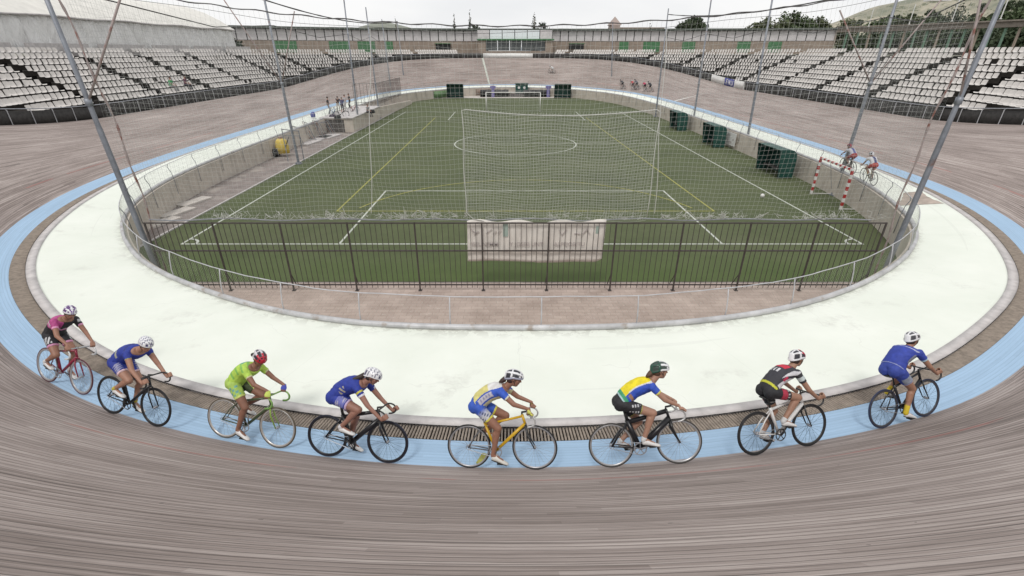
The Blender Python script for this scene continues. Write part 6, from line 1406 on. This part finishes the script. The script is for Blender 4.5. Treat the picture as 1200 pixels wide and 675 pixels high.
# ------------------------------------------------ standing and seated people
def walker(loc, rz, label, shirt, trousers, hairc, skin=(.34, .19, .14), pose='stand', cap_=None, h=1.72, voxel=.014, group=None, long_tr=True, vest=None):
    root = empty('person', loc, rz, label, 'person', group); s = h/1.75; Y = np.array((0, 1, 0)); Z = np.array((0, 0, 1)); X = np.array((1, 0, 0))
    if pose == 'sit': hz = .50; hips = np.array((0, 0, hz)); chest = np.array((.05, 0, hz+.46)); 
    else: hz = .92*s; hips = np.array((0, 0, hz)); lean_ = {'stand': .02, 'bend': .30}[pose]; chest = np.array((lean_, 0, hz+.47*s))
    ax = nrm(chest-hips); px_ = nrm(np.cross(Y, ax))
    def rg(g): return [(hips+ax*t, Y*(w_*s+g), px_*(d_*s+g)) for t, w_, d_ in ((-.10, .10, .09), (-.05, .155, .11), (.05, .165, .115), (.18, .14, .10), (.32, .155, .11), (.44, .175, .105), (.50, .15, .08), (.54, .06, .055))]
    Hc = hips+ax*.54+np.array((.02, 0, .155*s)); f, u, l = rot_basis(0, .25 if pose != 'bend' else .6)
    legs = []; b = MB(); b.loft(rg(-.006), 18); tr = MB(); tr.loft(rg(.006)[:4], 18)
    for sd in (-1, 1):
        hp = hips+np.array((0, sd*.09, -.03))
        if pose == 'sit': kn_ = hp+np.array((.42, sd*.05, .04)); an = kn_+np.array((.05, 0, -.43))
        else: an = np.array((sd*.05, sd*.12, .09)); kn_ = ik(hp, an, .43*s, .42*s, (1, 0, 0))
        b.cap(hp, kn_, .078, .052, 12); b.cap(kn_, an, .050, .034, 12); tr.cap(hp, kn_, .086, .062, 12); tr.cap(kn_, an if long_tr else kn_+(an-kn_)*.05, .061, .050, 12)
        sh = MB(); c0 = an+np.array((.055, 0, -.055)); sh.loft([(c0-X*.11, Y*.03, Z*.03), (c0-X*.05, Y*.036, Z*.042), (c0+X*.05, Y*.042, Z*.026), (c0+X*.12, Y*.025, Z*.015)], 12); sh.build('shoe', cmat('shoe_upper', (.1, .1, .1), .6), root, True)
        shd = chest+np.array((0, sd*.17*s, .0))
        if pose == 'sit': wr = kn_+np.array((-.05, -sd*.03, .07)); bd = (-.4, sd*.5, -.5)
        elif pose == 'bend': wr = chest+np.array((.40, sd*.14, -.32)); bd = (-.3, sd*.3, -.6)
        else: wr = np.array((.14 if sd > 0 else .06, sd*.27, hz-.03 if sd < 0 else hz+.16)); bd = (-1, sd*.2, -.2)
        el = ik(shd, wr, .29*s, .26*s, bd); b.cap(shd, el, .046, .036, 10); b.cap(el, wr, .035, .024, 10); fd = nrm(wr-el); hand(b, wr, wr+fd*.085, nrm(np.cross(fd, Y)+.01), fd, sd)
        legs.append((shd, el))
    b.cap(chest+ax*.02, Hc-u*.06, .055, .048, 10); head_parts(b, Hc, f, u, l, s); remeshed(b, voxel, 2, 'body', root, SKINM, lambda v: face_col(v, skin, Hc, f, u, l, s))
    j = MB(); j.loft(rg(.008)[2:7], 18)
    for shd, el in legs: j.ell(shd, ((.06, 0, 0), (0, .06, 0), (0, 0, .06)), 10, 8); j.cap(shd, shd+(el-shd)*.75, .058, .048, 12, ends=(1, 0))
    remeshed(j, voxel, 2, 'shirt', root, CLOTH, lambda v: np.where((np.abs(v[:, 1:2]) < .06) if vest else (v[:, :1] > 99), np.array(vest or shirt), np.array(shirt)))
    remeshed(tr, voxel, 2, 'trousers', root, CLOTH, lambda v: col_sel(len(v), trousers))
    x = MB(); x.ell(Hc+u*.035*s-f*.018*s, (f*.100*s, l*.086*s, u*.092*s), 14, 10); x.build('cap' if cap_ else 'hair', cmat('hat_cloth' if cap_ else 'hair', cap_ or hairc, .8), root, True)
    return root
def on_apron(px, py):
    d = pxdir(px, py); t = 10.0; o = np.array((0, 0, CAMZ))
    while t < 120:
        p = o+d*t
        if p[2] < 1.72:
            dd = np.hypot(C[:, 0]-p[0], C[:, 1]-p[1]); i = int(dd.argmin()); of = float((p[:2]-C[i])@NO[i]); k0_ = float(a0[i]); fr_ = (of-k0_)/(-DR[i]-k0_) if of < k0_ else 0
            z = float(za[i])+(RZ-float(za[i]))*min(1, max(0, fr_))
            if p[2] <= z: return (float(p[0]), float(p[1]), z)
        t += .03
GR = 'people standing on the left apron'
def wk(px, py, rz, label, **k): p = on_apron(px, py); walker(p, R(rz), label, group=GR, **k); return p
wk(386, 134, 20, 'person in black top and grey trousers standing alone on the left apron', shirt=(.03, .03, .03), trousers=(.22, .24, .26), hairc=(.02, .015, .01), pose='stand', h=1.78)
wk(397, 131, -60, 'person in black jacket bending over a bicycle, left one of the huddled pair', shirt=(.02, .02, .025), trousers=(.45, .42, .38), hairc=(.02, .02, .02), pose='bend')
wk(402, 133, 100, 'person in dark blue kit bending, right one of the huddled pair', shirt=(.03, .03, .09), trousers=(.03, .03, .05), hairc=(.03, .02, .02), pose='bend', long_tr=False)
wk(406, 129, 180, 'person in pale grey top standing at the back of the apron group', shirt=(.42, .40, .42), trousers=(.4, .38, .38), hairc=(.05, .03, .02), pose='stand', h=1.65)
wk(411, 128, 200, 'person in black with hands forward at the right of the apron group', shirt=(.02, .02, .02), trousers=(.02, .02, .025), hairc=(.05, .03, .02), pose='stand', h=1.75)
def parked(px, py, rz, label, bk):
    p = on_apron(px, py); M = Matrix.Translation(Vector(p)) @ Matrix.Rotation(R(rz), 4, 'Z') @ Matrix.Rotation(R(-4), 4, 'X'); bicycle(M, label, crank_deg=30, spokes=12, group='bicycles parked on the left apron', **bk)
parked(392, 136.5, 80, 'parked bicycle with blue and white frame beside the lone person in black', dict(frame=(.15, .25, .5), fork=(.5, .5, .5), tyre=(.02, .02, .02), rim=(.3, .3, .3), bar=(.1, .1, .1)))
parked(400, 138, 15, 'dark parked bicycle in front of the huddled pair', dict(frame=(.03, .03, .03), fork=(.03, .03, .03), tyre=(.02, .02, .02), rim=(.05, .05, .05), bar=(.1, .1, .1)))
parked(415, 132.5, 60, 'red parked bicycle at the right of the apron group', dict(frame=(.3, .04, .04), fork=(.3, .04, .04), tyre=(.02, .02, .02), rim=(.3, .3, .3), bar=(.1, .1, .1)))
p = on_apron(431, 133); walker((p[0], p[1], p[2]-.32), R(-30), 'person sitting on the ground in grey top in front of the bar cage', (.3, .3, .3), (.05, .05, .06), (.03, .02, .02), pose='sit', group=GR)
for (px, py, lb, c) in ((396, 139.5, 'black kit bag on the apron in front of the huddled pair', (.02, .02, .02)), (390, 138.5, 'dark bag lying next to the blue and white bicycle', (.04, .03, .05)), (436, 132.5, 'dark bag beside the person sitting by the cage', (.03, .03, .03))):
    p = on_apron(px, py); m = MB(); m.loft([((0, 0, 0), (.35, 0, 0), (0, .2, 0)), ((0, 0, .2), (.36, 0, 0), (0, .22, 0)), ((.03, 0, .34), (.25, 0, 0), (0, .12, 0)), ((.03, 0, .38), (.08, 0, 0), (0, .04, 0))], 12); o = m.build('kit_bag', cmat('bag_cloth', c, .8), None, True); o.location = p; tag(o, lb, 'bag')
# spectators in the left seats
def on_stand(px, py, k):
    zk_, o_ = row_off(k); d = pxdir(px, py); t = (zk_+.45-CAMZ)/d[2]; p = d*t; dd = np.hypot(C[:, 0]-p[0], C[:, 1]-p[1]); i = int(dd.argmin()); q = C[i]+NO[i]*(o_[i]+.16); return (float(q[0]), float(q[1]), zk_-.06), math.atan2(-NO[i][1], -NO[i][0])
for (px, py, k, sc, tc_, lb) in ((230, 101, 1, (.05, .32, .12), (.25, .25, .25), 'spectator in a green top sitting in the left seats'), (240, 99, 1, (.10, .03, .06), (.05, .05, .06), 'spectator in dark maroon sitting beside the one in green')):
    p, rz = on_stand(px, py, k); walker(p, rz, lb, sc, tc_, (.03, .02, .02), pose='sit', group='spectators in the left seats')
